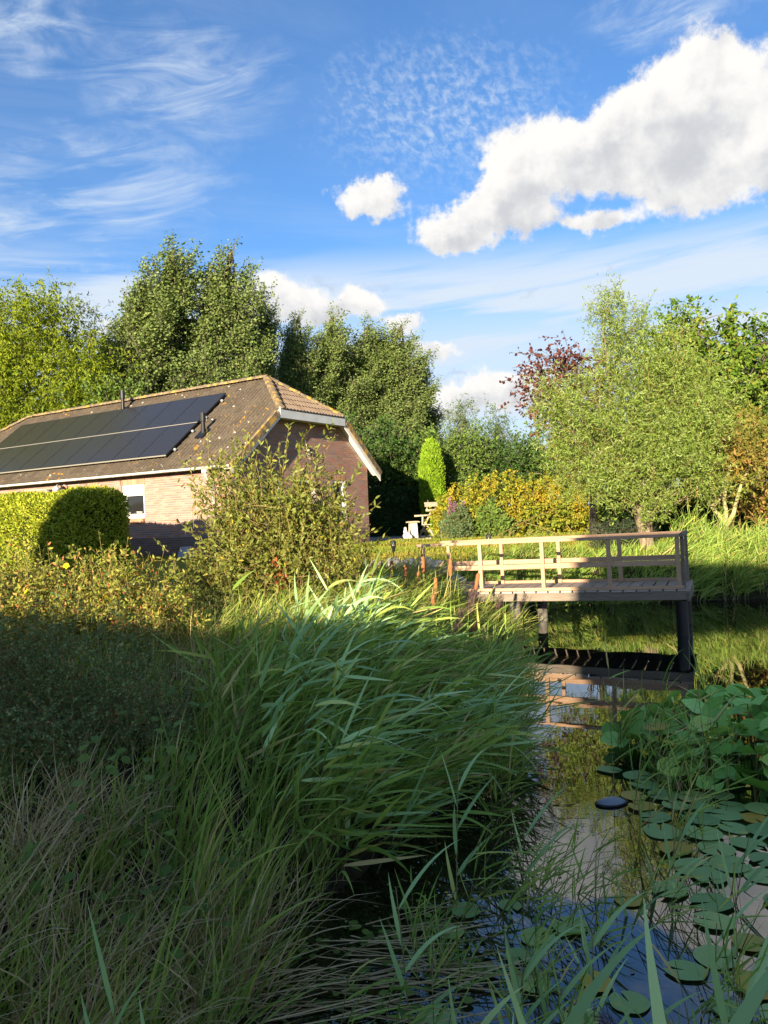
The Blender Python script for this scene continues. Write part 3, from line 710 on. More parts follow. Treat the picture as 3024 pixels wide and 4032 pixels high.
boxobj('soffit', (.0, HIPY - .05, HIPZ - .28), (GO - .021, DEP - HIPY + .05, HIPZ - .26), M_white, house)
# verge tiles along the gable edge
vt = Acc().add(*box((-.05, 0, -.02), (.03, .36, .035))).add(*box((.01, 0, -.14), (.03, .36, -.021))).mesh('verge_tile', M_ridge)
sl_e = Matrix(((1, 0, 0), (0, ey[1], ez[1]), (0, ey[2], ez[2]))).to_euler()
for i in range(int(S_HIP / .345)):
    obj('verge_tile', vt, roof, loc=slope_frame(GO, i * .345 - .03) + ez * .005, rot=sl_e)
for i in range(int(S_HIP / .345)):
    p = slope_frame(GO, i * .345 - .03) + ez * .005; p[1] = DEP - p[1]
    obj('verge_tile', vt, roof, loc=p, rot=(-slope_a, 0, 0), scale=(1, -1, 1))
# gutter with joints, and the downpipe at the corner
a_ = np.linspace(math.pi, 2 * math.pi, 9); k = len(a_)
gp = [(math.cos(q) * .062, math.sin(q) * .062) for q in a_] + [(math.cos(q) * .054, math.sin(q) * .054) for q in a_[::-1]]
V, F = prism([(y - OV - .035, z + EAVE - .005) for y, z in gp], x_l, GO - .02)
gut = obj('gutter', mesh('gutter', V, F, M_gutter, smooth=False), house)
rg = [(math.cos(q) * .069, math.sin(q) * .069) for q in a_]
V, F = prism([(y - OV - .035, z + EAVE - .005) for y, z in rg], -.012, .012); gm = mesh('gutter_joint', V, F, M_gutter)
for i in range(17): obj('gutter_joint', gm, gut, loc=(-.75 - i * .86, 0, 0))
boxobj('outlet', (-.63, -OV - .10, EAVE - .17), (-.47, -OV + .03, EAVE - .06), M_gutter, gut, .01)
M_pipe = noisemat('grey_pipe', [(.3, (.34, .31, .28)), (.7, (.50, .47, .43))], 5, bstr=0)
pth = [(-.55, -OV - .03, EAVE - .15), (-.55, -OV - .02, EAVE - .25), (-.55, -.12, EAVE - .42), (-.55, -.075, EAVE - .52), (-.55, -.07, EAVE - .9), (-.55, -.07, .05)]
dp = obj('downpipe', Acc().add(*tube(pth, .042, 12)).mesh('downpipe', M_pipe, True), house)
obj('pipe_clip', Acc().add(*tube([(-.55, -.07, EAVE - .72), (-.55, -.07, EAVE - .69)], .05, 12)).mesh('pipe_clip', M_pipe, True), dp)
# roof pipes
for nm, x, s, h in (('vent_pipe', -7.34, 3.82, .72), ('vent_pipe', -1.89, 1.64, .62)):
    p = slope_frame(x, s); A = Acc()
    A.add(*tube([p - (0, 0, .1), p + (0, 0, h * .7)], .062, 14)).add(*tube([p + (0, 0, h * .62), p + (0, 0, h)], .088, 14))
    o = obj(nm, A.mesh(nm, M_black, False), house)
    V, F = box((-.16, -.2, -.01), (.16, .2, .07)); obj('flashing', Acc().add(p + V[:, :1] * ex + V[:, 1:2] * ey + V[:, 2:3] * ez, F).mesh('flashing', M_black), o)
# wall ornament on the gable
A = Acc(); P = np.array([(.05, 3.24, 4.02 - HZ)] * 26) + RNG.normal(size=(26, 3)) * (.01, .05, .09); D = norm(RNG.normal(size=(26, 3)) + (0.4, 0, 0))
A.add(*stamp(P, D, rv(26), .13, .06, T_OVAL)).add(*tube([(.012, 3.24, 4.20 - HZ), (.03, 3.24, 3.9 - HZ)], .02, 5))
orn = obj('wall_ornament', A.mesh('wall_ornament', mat('straw', (.42, .38, .26), .8)), house)
HM = Matrix.Translation((HX, HY, HZ)) @ Matrix.Rotation(HR, 4, 'Z')
def hw(x, y, z): return HM @ Vector((x, y, z))
# things fixed on the front wall
for x, z, lab in ((-7.05, 3.22 - HZ, 'clear glass swan neck lamp, left one on the brick wall above the hedge'), (-6.72, 3.20 - HZ, 'dark shaded swan neck lamp, right one on the brick wall above the hedge')):
    l = thing('wall_lamp', lab, 'lamp', hw(x, 0, z), HR, 'lamps on the front wall')
    arm = [(.0, -.006, .0), (0, -.06, .09), (0, -.14, .12), (0, -.19, .06)]
    obj('arm', Acc().add(*tube(arm, .013, 6)).mesh('arm', M_pipe, True), l)
    sh = lathe([(.03, .07), (.05, .05), (.11, -.02), (.12, -.06), (.10, -.06), (.04, .03)], 14)
    obj('lamp_shade', Acc().add(sh[0] + (0, -.19, 0), sh[1]).mesh('lamp_shade', M_zinc if x < -7 else M_black, True), l)
    g = lathe([(.07, -.06), (.075, -.11), (.04, -.15), (0.001, -.16)], 12)
    obj('bulb_glass', Acc().add(g[0] + (0, -.19, 0), g[1]).mesh('bulb_glass', M_white, True), l)
b = thing('wall_vent', 'square black vent box on the brick wall left of the lamps', 'vent', hw(-7.62, 0, 3.12 - HZ), HR)
boxobj('vent_box', (-.10, -.07, -.09), (.10, -.0065, .09), M_black, b, .008)
obj('round_cowl', Acc().add(*tube([(.0, -.071, 0), (.0, -.13, -.01)], .065, 14)).mesh('round_cowl', M_pipe), b)
tub = thing('upturned_tub', 'grey upturned tub on the grass against the dark brick base', 'tub', (-5.28, 20.45, 1.07), .3)
obj('tub_body', Acc().add(*lathe([(.24, 0), (.25, .02), (.17, .29), (.15, .30), (0.001, .30)], 20)).mesh('tub_body', mat('galvanised_grey', (.30, .34, .40), .5, .4)), tub)
obj('tub_rim', Acc().add(*lathe([(.24, -.0), (.265, .0), (.265, .03), (.245, .03)], 20)).mesh('tub_rim', M_zinc), tub)

# ------------------------------------------------------------------ solar panels lying on the roof
M_cell = mat('solar_cell', (.02, .02, .022), .22, .4); t = M_cell.node_tree
cx = N(t, 'ShaderNodeSeparateXYZ'); LK(t, coords(t), cx.inputs[0])
grid = M2(t, 'MULTIPLY', SMOOTH(t, M2(t, 'PINGPONG', cx.outputs[0], .08), .001, .004), SMOOTH(t, M2(t, 'PINGPONG', cx.outputs[1], .04), .0005, .003))
LK(t, MIXC(t, grid, (.045, .045, .05), (.022, .022, .025)), bsdf(M_cell).inputs['Base Color'])
solar = thing('solar_array', 'two rows of black solar panels on the left roof slope', 'solar panels', (HX, HY, HZ), HR)
PW, PH = 1.165, 1.575
pan_me = Acc().add(*box((.012, .012, .0), (PW - .022, PH - .012, .034))).mesh('panel', M_cell)
A = Acc()
for a, b in (((0, 0), (PW - .01, .012)), ((0, PH - .012), (PW - .01, PH)), ((0, .012), (.012, PH - .012)), ((PW - .022, .012), (PW - .01, PH - .012))): A.add(*box((*a, -.004), (*b, .038)))
fr_me = A.mesh('panel_frame', mat('panel_frame_black', (.02, .02, .022), .4, .4))
for r in range(2):
    for c_ in range(9):
        p = slope_frame(-2.43 - (c_ + 1) * PW, .57 + r * (PH + .028)) + ez * .105
        o = obj('panel', pan_me, solar, loc=p, rot=rotm); obj('panel_frame', fr_me, o)
rail_me = Acc().add(*box((0, 0, 0), (9 * PW + .1, .04, .05))).mesh('mounting_rail', M_zinc)
for s in (.9, 1.8, 2.5, 3.4): obj('mounting_rail', rail_me, solar, loc=slope_frame(-2.38 - 9 * PW - .1, s) + ez * .04, rot=rotm)
M_strip = mat('pale_strip', (.34, .32, .27), .6)
obj('row_strip', Acc().add(*box((0, 0, 0), (9 * PW, .024, .012))).mesh('row_strip', M_strip), solar, loc=slope_frame(-2.44 - 9 * PW, .57 + PH + .002) + ez * .135, rot=rotm)
obj('row_strip', Acc().add(*box((0, 0, 0), (9 * PW, .012, .034))).mesh('row_strip', M_strip), solar, loc=slope_frame(-2.44 - 9 * PW, .555) + ez * .105, rot=rotm)

# ------------------------------------------------------------------ the jetty
JR = rad(-24)
jet = thing('wooden_jetty', 'wooden jetty with rails on black piles over the pond', 'jetty', (4.49, 11.67, 0), JR, ry=-math.atan(.019))
JL = -5.0; JW = 1.40; DZ = .715
planks = []
pk = Acc().add(*box((0, -.06, 0), (.168, JW + .06, .026)))
for i in range(6): pk.add(*box((.010 + i * .026, -.059, .0262), (.010 + i * .026 + .014, JW + .059, .030)))
pk_me = pk.mesh('plank', M_deck)
x = .11 - .178; i = 0
while x > JL: obj('plank', pk_me, jet, loc=(x, RNG.normal() * .004, DZ - .03 + RNG.normal() * .0012), rot=(0, 0, RNG.normal() * .003)); x -= .195
boxobj('beam', (JL, -.045, DZ - .165), (.06, .015, DZ - .034), M_beam, jet, .004)
boxobj('beam', (JL, JW - .015, DZ - .165), (.06, JW + .045, DZ - .034), M_beam, jet, .004)
boxobj('cross_beam', (.061, -.05, DZ - .185), (.105, JW + .05, DZ - .034), M_beam, jet, .004)
for xx in (-1.2, -2.4, -3.6): boxobj('cross_beam', (xx, .02, DZ - .16), (xx + .06, JW - .02, DZ - .036), M_beam, jet)
PX = (-.04, -1.06, -2.11, -3.16, -4.19)
for side, yy in ((0, -.0), (1, JW - .06)):
    for k, xx in enumerate(PX):
        boxobj('post', (xx - .031, yy, DZ - (.0 if k else .0) + .001), (xx + .031, yy + .06, DZ + .79), M_wood, jet, .003)
    boxobj('top_rail', (-4.30 if side == 0 else -4.34, yy - .012, DZ + .791), (.0 - .005, yy + .074, DZ + .838), M_wood, jet, .004)
    yo = -.024 if side == 0 else .061
    for a, b in zip(PX[:-1], PX[1:]):
        boxobj('mid_rail', (b + .032, yy + .012, DZ + .36), (a - .032, yy + .048, DZ + .44), M_wood, jet, .003)
    boxobj('kick_rail', (-4.55, yy - .025 if side == 0 else yy + .061, DZ + .001), (.03, yy - .001 if side == 0 else yy + .085, DZ + .052), M_wood, jet, .003)
    pz = DZ + .36
    V, F = tube([(PX[-1] - .06, yy + .03, DZ + .46), (PX[-1] - .62, yy + .03, DZ - .02)], .032, 4); obj('brace', mesh('brace', V, F, M_wood), jet)
boxobj('end_top_rail', (.0, -.02, DZ + .784), (.055, JW + .02, DZ + .846), M_beam, jet, .004)
boxobj('end_mid_rail', (.0, .075, DZ + .46), (.03, JW - .08, DZ + .68), mat('dark_stained_board', (.10, .045, .03), .6), jet, .003)
boxobj('end_post', (.0, .062, DZ + .001), (.05, .12, DZ + .783), M_beam, jet, .003)
boxobj('end_post', (.0, JW - .125, DZ + .001), (.05, JW - .065, DZ + .783), M_beam, jet, .003)
for xx, yy in ((-.03, .07), (-2.62, .07), (-2.45, JW - .08), (-.03, JW - .08)):
    A = Acc().add(*tube([(xx, yy, -1.2), (xx, yy, DZ - .187)], .088, 20)).add(*tube([(xx, yy, -.03), (xx, yy, .02)], .094, 20))
    obj('pile', A.mesh('pile', M_black if xx > -1 else noisemat('weathered_pile', [(.3, (.10, .09, .08)), (.7, (.22, .20, .17))], 5, bstr=.1)), jet)

# ------------------------------------------------------------------ trees and shrubs
def in_lobes(rng, lobes, n, shell=0.55):
    """points inside ellipsoid lobes (cx, cy, cz, rx, ry, rz), thicker towards the outside; also the outward direction"""
    L = np.array(lobes, float); vol = (L[:, 3] * L[:, 4] * L[:, 5]) ** 0.75
    k = rng.choice(len(L), n, p=vol / vol.sum()); d = rv(n, rng)
    r = shell + (1 - shell) * rng.random(n) ** 0.7; r = np.where(rng.random(n) < .18, rng.random(n), r)
    return L[k, :3] + d * L[k, 3:] * r[:, None], norm(d / L[k, 3:]), k
def foliage(rng, lobes, n_cl, per, tw, leaves, leafL, leafW, T=T_DIA, up=0.3, out=0.6, wind=(0, 0, 0), droop=0.0, jit=0.25, spread=0.9, upn=0.5, zmin=-9, shell=.55, cl_r=None):
    """clusters -> twigs -> leaves; returns leaf arrays, twig ends and cluster centres"""
    C, O, k = in_lobes(rng, lobes, n_cl, shell)
    cc = np.repeat(C, per, 0); oo = np.repeat(O, per, 0); m = len(cc)
    D = norm(oo * out + np.array([0, 0, up]) + rng.normal(size=(m, 3)) * spread * .6 + np.array(wind))
    Lt = tw * (0.6 + .8 * rng.random(m)); cr = tw * .45 if cl_r is None else cl_r
    A = cc + rng.normal(size=(m, 3)) * cr - D * Lt[:, None] * .4; B = A + D * Lt[:, None]
    keep = B[:, 2] > zmin; A, B, D, Lt = A[keep], B[keep], D[keep], Lt[keep]; m = len(A)
    i = rng.integers(0, m, leaves); tt = rng.random(leaves) ** .8
    P = A[i] + (B - A)[i] * tt[:, None] + rng.normal(size=(leaves, 3)) * jit * tw * .18
    LD = norm(D[i] * .7 + rv(leaves, rng) * .9 + np.array([0, 0, -droop]) + np.array(wind) * .8)
    NN = norm(rv(leaves, rng) + np.array([0, -.25, upn]))
    s = .65 + .6 * rng.random(leaves)
    V, F = stamp(P, LD, NN, leafL * s, leafW * s, T)
    return V, F, A, B, C
def plant(name, label, cat, base, lobes, trunk, leaf_mat, n_cl, per, tw, leaves, leafL, leafW, group=None, seed=1, wood=M_bark, limbs=10, limb_r=.05, twig_r=.008,
          twig_frac=.5, part='crown', trunk_name='trunk', multi=None, **kw):
    """trunk: list of (x, y, z, r) above the base; lobes are relative to the base too"""
    rng = np.random.default_rng(seed)
    V, F, A, B, C = foliage(rng, lobes, n_cl, per, tw, leaves, leafL, leafW, **kw)
    o = thing(name, label, cat, base, group=group)
    W = Acc()
    if trunk:
        tp = np.array(trunk, float); W.add(*tube(tp[:, :3], tp[:, 3], 10)); top = tp[-1, :3]; tr = tp[-1, 3]
    else: top = np.zeros(3); tr = limb_r
    ends = C[rng.choice(len(C), min(limbs, len(C)), replace=False)]
    for e in ends:
        s = np.array([0., 0, 0]) if multi else (top if rng.random() < .5 or not trunk else tp[max(1, len(tp) // 2):][rng.integers(0, max(1, len(tp) - len(tp) // 2)), :3])
        if multi: s = s + rng.normal(size=3) * np.array([multi, multi, 0])
        mid = s * .5 + e * .5 + np.array([0, 0, .18 * np.linalg.norm((e - s)[:2])]) * (-1 if kw.get('up', 0) > .5 else 1) + rng.normal(size=3) * .05 * np.linalg.norm(e - s)
        tt = np.linspace(0, 1, 6)[:, None]; path = (1 - tt) ** 2 * s + 2 * tt * (1 - tt) * mid + tt ** 2 * e
        W.add(*tube(path, np.linspace(limb_r, limb_r * .25, 6), 5, cap=False))
    obj(trunk_name, W.mesh(trunk_name, wood, True), o)
    j = rng.random(len(A)) < twig_frac
    if j.any() and twig_r > 0:
        Vt, Ft = tubes(A[j], B[j], twig_r, twig_r * .5, 3); obj('twigs', Acc().add(Vt, Ft).mesh('twigs', M_twig if wood is not M_bark else M_bark), o)['kind'] = 'stuff'
    c = obj(part, mesh(part, V, F, leaf_mat), o)
    return o
def copy_tree(o, loc, rz, sc, label=None):
    r = o.copy(); COL.objects.link(r); r.location = loc; r.rotation_euler = (0, 0, rz); r.scale = sc
    if label: r['label'] = label
    for ch in list(o.children):
        c = ch.copy(); COL.objects.link(c); c.parent = r
    return r

# poplars in a row, leaning with the wind
def poplar_lobes(rng, H, w, lean):
    """slim flame-like plumes rising from the trunk, bent to the right"""
    L = []
    for i in range(34):
        f = i / 33.; h0 = H * (.06 + .66 * f ** 1.1); a = rng.random() * 6.283; ln = H * (.34 - .12 * f) * (.8 + .4 * rng.random())
        r0 = w * (1.05 - .75 * f ** 1.5) * (.35 + .65 * rng.random() ** .6)
        for t_ in np.linspace(.1, 1, 8):
            z = h0 + ln * t_; rr = r0 * (.25 + .85 * t_ ** .6); q = (.46 * (1 - t_) ** .5 + .15) * w / 2.1
            L.append((math.cos(a) * rr + lean * (z / H) ** 2 + .35 * t_ * t_, math.sin(a) * rr, min(z, H), q, q, q * 1.5))
    for z in np.linspace(.6, 1.0, 9): L.append((lean * z * z, 0, H * z, .36 * (1.12 - z) * w, .36 * (1.12 - z) * w, H * .045))
    return L
pop_src = []
PG = 'row of wind-bent poplars behind the house'
pops = [(-11.4, 36.0, 13.4, 2.35, 'tallest poplar, second from the left, its broad leafy top highest of the row'), (-8.6, 37.0, 13.6, 2.1, 'tall poplar just right of the highest one, above the middle of the roof'),
        (-13.6, 38.0, 11.6, 2.0, 'leftmost poplar of the row, half behind the yellow-green tree'), (-6.9, 39.5, 11.8, 1.35, 'narrow darker poplar above the roof ridge, third from left in the row'),
        (-5.4, 41.5, 11.6, 1.45, 'slender poplar behind the ridge end of the roof'), (-4.0, 43.5, 11.9, 1.9, 'poplar above the small hip of the roof'), (-2.2, 45.0, 11.9, 2.1, 'bushy poplar behind the right slope of the gable'),
        (-0.3, 46.0, 11.9, 2.1, 'poplar with a rounded top near the right end of the row'), (.7, 47.5, 10.0, 2.0, 'lower poplar, second from the right end of the row'), (1.7, 49.0, 7.6, 1.6, 'smallest rightmost poplar at the end of the row')]
for i, (x, y, H, w, lab) in enumerate(pops):
    if i < 3:
        rng = np.random.default_rng(100 + i); lb = poplar_lobes(rng, 13.0, 2.1, 1.5)
        o = plant('poplar_tree', lab, 'tree', (x, y, 1.05), lb, [(0, 0, -.1, .26), (.05, 0, 3, .2), (.35, 0, 7, .13), (1.0, 0, 11, .05), (1.35, 0, 12.4, .02)], M_poplar, 1500, 7, .66, 98000, .098, .080,
                  group=PG, seed=200 + i, limbs=26, limb_r=.028, up=1.2, out=.3, wind=(.45, 0, 0), twig_frac=.3, twig_r=.010, shell=.2, jit=.55, upn=.15, cl_r=.14)
        o.scale = (w * 1.3 / 2.1, w * 1.3 / 2.1, H / 12.0); pop_src.append(o)
    else:
        copy_tree(pop_src[i % 3], (x, y, 1.05), (.15, -.2, .3, .0)[i % 4], (w * 1.3 / 2.1, w * 1.3 / 2.1, H / 12.0), lab)

def T0(h, r, lean=(0, 0)): return [(0, 0, -.15, r * 1.25), (lean[0] * .3, lean[1] * .3, h * .35, r), (lean[0], lean[1], h, r * .6)]
plant('yellow_green_tree', 'large drooping yellow-green tree behind the left end of the roof', 'tree', (-15.6, 33, 1.0),
      [(-1.5, 0, 8.6, 2.4, 2, 2.3), (1.2, -.5, 9.6, 1.6, 1.6, 1.6), (2.6, -.6, 7.2, 1.9, 1.6, 1.8), (-.3, -1.0, 6.2, 2.6, 2, 1.8), (3.4, -1, 5.2, 1.6, 1.4, 1.3), (-2.6, -1, 4.6, 2, 1.5, 1.8), (1.2, -1.2, 4.4, 2, 1.4, 1.4)],
      T0(6, .3), M_locust, 700, 10, .9, 105000, .14, .058, seed=11, limbs=18, up=-.15, out=.5, droop=.75, twig_frac=.1, shell=.25, cl_r=.5)
plant('green_tree', 'smaller fresh green tree just above the solar panels at left', 'tree', (-10.6, 31, 1.0),
      [(0, 0, 5.2, 1.6, 1.2, 1.5), (-1.6, 0, 4.6, 1.5, 1.2, 1.4), (1.3, 0, 4.4, 1.3, 1.1, 1.2)], T0(3.5, .16), M_green2, 160, 8, .6, 11000, .16, .09, seed=12, up=.2)
plant('dark_spruce', 'dark spire of a conifer between the yellow-green tree and the poplars', 'tree', (-14.9, 40, 1.0),
      [(0, 0, 11.6, .5, .5, 1.2), (0, 0, 9.6, 1.1, 1, 1.5), (0, 0, 7.5, 1.6, 1.4, 1.8), (0, 0, 4.5, 2, 2, 2.4)], T0(11, .2), M_conifer, 200, 8, .7, 9000, .2, .06, seed=13, up=.05, out=.9)
plant('dark_tree', 'dark leafy tree in the gap between the yellow-green tree and poplars', 'tree', (-11.8, 35, 1.0),
      [(0, 0, 4.6, 2.4, 1.2, 2.6), (3.2, .5, 4.0, 2.2, 1.2, 2.4), (-2.5, .5, 4.6, 2.2, 1.2, 2.4)], T0(4, .2), M_poplar, 320, 8, .8, 24000, .13, .095, seed=14)
# growth right of the house, behind the lawn
plant('dark_bush', 'dark green rounded bush close behind the right corner of the brick house', 'bush', (-.3, 33, 1.05),
      [(0, 0, 3.1, 1.5, 1.1, 2.0), (1.2, .5, 2.6, 1.2, 1, 1.7), (-1.3, .6, 3.2, 1.2, 1, 2.2)], T0(2, .1), M_green, 200, 8, .5, 11000, .13, .085, seed=15)
plant('round_leaf_bush', 'lighter green broad-leaved bush left of the clipped column', 'bush', (1.0, 34, 1.05),
      [(0, 0, 3.2, 1.0, .8, 1.3), (.5, 0, 2.2, .9, .8, 1.3), (1.0, .3, 3.8, .6, .6, .9)], T0(2, .08), M_green2, 130, 7, .5, 6500, .15, .11, seed=16)
plant('larch_tree', 'pale feathery conifer, left of the pair beyond the shrubs', 'tree', (4.6, 43, 1.05),
      [(0, 0, 6.3, .45, .45, .9), (0, 0, 5.0, 1.1, 1, 1.3), (0, 0, 3.4, 1.7, 1.3, 1.6)], T0(6.4, .12), M_larch, 160, 8, .7, 9000, .19, .05, seed=17, up=.35, out=.7, group='pale conifers beyond the shrubs')
plant('larch_tree', 'pale feathery conifer, right of the pair beyond the shrubs', 'tree', (6.6, 44, 1.05),
      [(0, 0, 5.8, .4, .4, .9), (0, 0, 4.6, 1.0, 1, 1.2), (0, 0, 3.2, 1.5, 1.2, 1.5)], T0(6.0, .12), M_larch, 150, 8, .7, 8000, .19, .05, seed=18, up=.35, out=.7, group='pale conifers beyond the shrubs')
plant('tall_shrub', 'tall mid-green shrub right behind the clipped column', 'bush', (3.3, 34.5, 1.05),
      [(0, 0, 2.6, 1.2, .9, 1.6), (.6, 0, 3.6, .9, .8, 1.0), (-.8, .4, 3.5, .7, .6, 1.1)], T0(2, .08), M_green2, 190, 8, .5, 10000, .14, .075, seed=19)
plant('tall_shrub', 'tall green shrub behind the middle of the yellow shrub', 'bush', (5.6, 35, 1.05),
      [(0, 0, 2.6, 1.5, .9, 1.5), (.9, 0, 3.0, 1.0, .8, 1.1), (-.9, 0, 3.2, .9, .8, 1.0)], T0(2, .08), M_green, 190, 8, .5, 10000, .14, .075, seed=20)
plant('tall_shrub', 'yellowish tall shrub between the pale conifers and the pollard willow', 'bush', (8.6, 36, 1.05),
      [(0, 0, 2.8, 1.7, .9, 1.7), (1.2, 0, 3.5, 1.2, .8, 1.3), (-1.2, 0, 2.4, 1.0, .8, 1.0), (3.2, 0, 3.2, 1.8, .9, 1.7)], T0(2, .08), M_orange, 260, 8, .5, 15000, .14, .075, seed=21)
plant('background_tree', 'dull green trees filling the gap far behind the red-leaved tree', 'tree', (10.5, 46, 1.05),
      [(0, 0, 4.2, 2.6, 1.2, 2.2), (3.5, 0, 4.6, 2.6, 1.2, 2.4)], T0(3, .16), M_green2, 200, 8, .8, 9000, .2, .12, seed=22)
plant('yellowing_shrub', 'broad low shrub with yellow leaves along the back of the lawn', 'shrub', (4.85, 28.2, 1.05),
      [(-1.9, -.2, 1.05, 1.1, .9, .95), (-.6, -.2, 1.25, 1.3, 1, 1.0), (.9, 0, 1.2, 1.3, 1, 1.0), (2.1, 0, 1.0, 1.2, .9, .9), (0, -.5, .7, 2.4, .8, .7), (2.6, -.2, .6, .8, .7, .6), (-2.3, -.3, .6, .8, .7, .6)], None, M_yellow, 480, 8, .32, 34000, .105, .055, seed=23, T=T_OVAL,
      part='foliage', trunk_name='stems', multi=1.2, limbs=30, limb_r=.02, wood=M_twig, droop=.35, twig_frac=.2)
plant('green_perennial', 'leafy fresh green plant in front of the yellow shrub', 'plant', (3.75, 26.9, 1.05),
      [(0, 0, .5, .42, .3, .5), (.3, -.1, .3, .3, .25, .3), (-.05, 0, .85, .25, .25, .28)], None, M_green2, 130, 6, .25, 6000, .12, .07, seed=24, T=T_OVAL, part='foliage', trunk_name='stems', multi=.3, limbs=10, limb_r=.012, wood=M_twig)
bb = plant('butterfly_bush', 'grey-green bush with faded purple flower spikes beside the feeder', 'bush', (2.5, 26.8, 1.05),
           [(0, 0, .4, .36, .3, .4), (.1, 0, .7, .3, .25, .3)], None, M_larch, 110, 6, .28, 5200, .11, .03, seed=25, part='foliage', trunk_name='stems', multi=.2, limbs=16, limb_r=.010, wood=M_twig, up=.6)
rng = np.random.default_rng(5); A_ = Acc()
for k in range(9):
    p = np.array([rng.uniform(-.3, .4), rng.uniform(-.2, .2), rng.uniform(.8, 1.3)]); d = norm(np.array([rng.normal() * .35, 0, 1.0]))
    P = p + d * rng.random((60, 1)) * .3 + rng.normal(size=(60, 3)) * .022; A_.add(*stamp(P, rv(60, rng), rv(60, rng), .05, .035, T_DIA))
obj('flower_spikes', A_.mesh('flower_spikes', M_purple), bb)['kind'] = 'stuff'

# clipped hedges and columns
def rounded_box(rng, n, hx, hy, h, r):
    """points and outward normals on a box with rounded top edges and ends"""
    p = np.stack([rng.uniform(-hx, hx, n), rng.uniform(-hy, hy, n), rng.uniform(0, h, n)], 1)
    area = np.array([2 * hx * h, 2 * hx * h * .25, 2 * hy * h, 2 * hy * h, 4 * hx * hy]); f = rng.choice(5, n, p=area / area.sum())
    p[f == 0, 1] = -hy; p[f == 1, 1] = hy; p[f == 2, 0] = hx; p[f == 3, 0] = -hx; p[f == 4, 2] = h
    c = np.clip(p, [-hx + r, -hy + r, 0], [hx - r, hy - r, h - r]); d = p - c; ln = np.linalg.norm(d, axis=1, keepdims=True)
    d = d / np.maximum(ln, 1e-6); return c + d * np.minimum(r, ln), d
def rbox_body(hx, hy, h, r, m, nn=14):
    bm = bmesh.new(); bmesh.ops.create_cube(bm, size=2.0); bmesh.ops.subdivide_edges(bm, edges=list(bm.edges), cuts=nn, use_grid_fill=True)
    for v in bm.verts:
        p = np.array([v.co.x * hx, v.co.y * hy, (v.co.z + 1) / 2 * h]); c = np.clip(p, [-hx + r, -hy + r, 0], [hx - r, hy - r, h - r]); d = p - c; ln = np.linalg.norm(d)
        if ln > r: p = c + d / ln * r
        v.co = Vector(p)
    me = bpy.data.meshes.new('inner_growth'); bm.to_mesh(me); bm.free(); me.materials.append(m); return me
def hedge(name, label, loc, rz, hx, hy, h, r, leaf_mat, n, ll, lw, seed, cat='hedge'):
    rng = np.random.default_rng(seed); o = thing(name, label, cat, loc, rz)
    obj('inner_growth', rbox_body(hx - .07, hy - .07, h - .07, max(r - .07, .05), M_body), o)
    p, d = rounded_box(rng, n, hx, hy, h, r); p = p - d * rng.random((n, 1)) * .10 + rng.normal(size=(n, 3)) * .012
    p += d * (.03 * np.sin(p[:, :1] * 2.1 + seed) + .02 * np.sin(p[:, 2:3] * 5 + p[:, :1] * 3))
    D = norm(d * .55 + np.array([0, 0, .35]) + rv(n, rng) * .75); V, F = stamp(p, D, norm(rv(n, rng) * .8 + d), ll * (.6 + .8 * rng.random(n)), lw, T_DIA)
    obj('foliage', mesh('foliage', V, F, leaf_mat), o); return o
hd = np.array([.845, -.534]); he = np.array([-6.0, 16.7]); hc = he - hd * 4.2
hedge('clipped_hedge', 'tall clipped conifer hedge with a rounded end before the house', (hc[0], hc[1], .98), HR, 4.2, .75, 1.82, .45, M_hedge, 60000, .075, .035, 31)
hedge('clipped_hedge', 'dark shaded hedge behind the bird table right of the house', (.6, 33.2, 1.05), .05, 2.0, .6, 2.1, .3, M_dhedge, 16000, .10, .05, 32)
# the column narrows to a rounded tip
rng = np.random.default_rng(33); col_o = thing('thuja_column', 'bright green clipped conifer column rising from the dark hedge', 'tree', (2.05, 32.0, 1.05)); n = 15000
z = rng.random(n) * 4.0; prof = np.interp(z, [0, 1.2, 2.6, 3.4, 3.8, 4.0], [.30, .44, .47, .36, .2, .03]); a = rng.random(n) * 6.283
p = np.stack([np.cos(a) * prof, np.sin(a) * prof, z], 1); d = norm(np.stack([np.cos(a), np.sin(a), np.where(z > 3.2, .9, .15)], 1)); p += d * rng.normal(size=(n, 1)) * .03
V, F = stamp(p, norm(d * .5 + np.array([0, 0, .8]) + rv(n, rng) * .5), norm(rv(n, rng) + d), .12 * (.6 + .8 * rng.random(n)), .05, T_DIA); obj('foliage', mesh('foliage', V, F, M_thuja), col_o)
V, F = lathe([(.24, 0), (.37, 1.2), (.40, 2.6), (.29, 3.4), (.13, 3.8), (.001, 3.92)], 14); obj('inner_growth', Acc().add(V, F).mesh('inner_growth', mat('thuja_inside', (.05, .085, .01), .95, .05)), col_o)

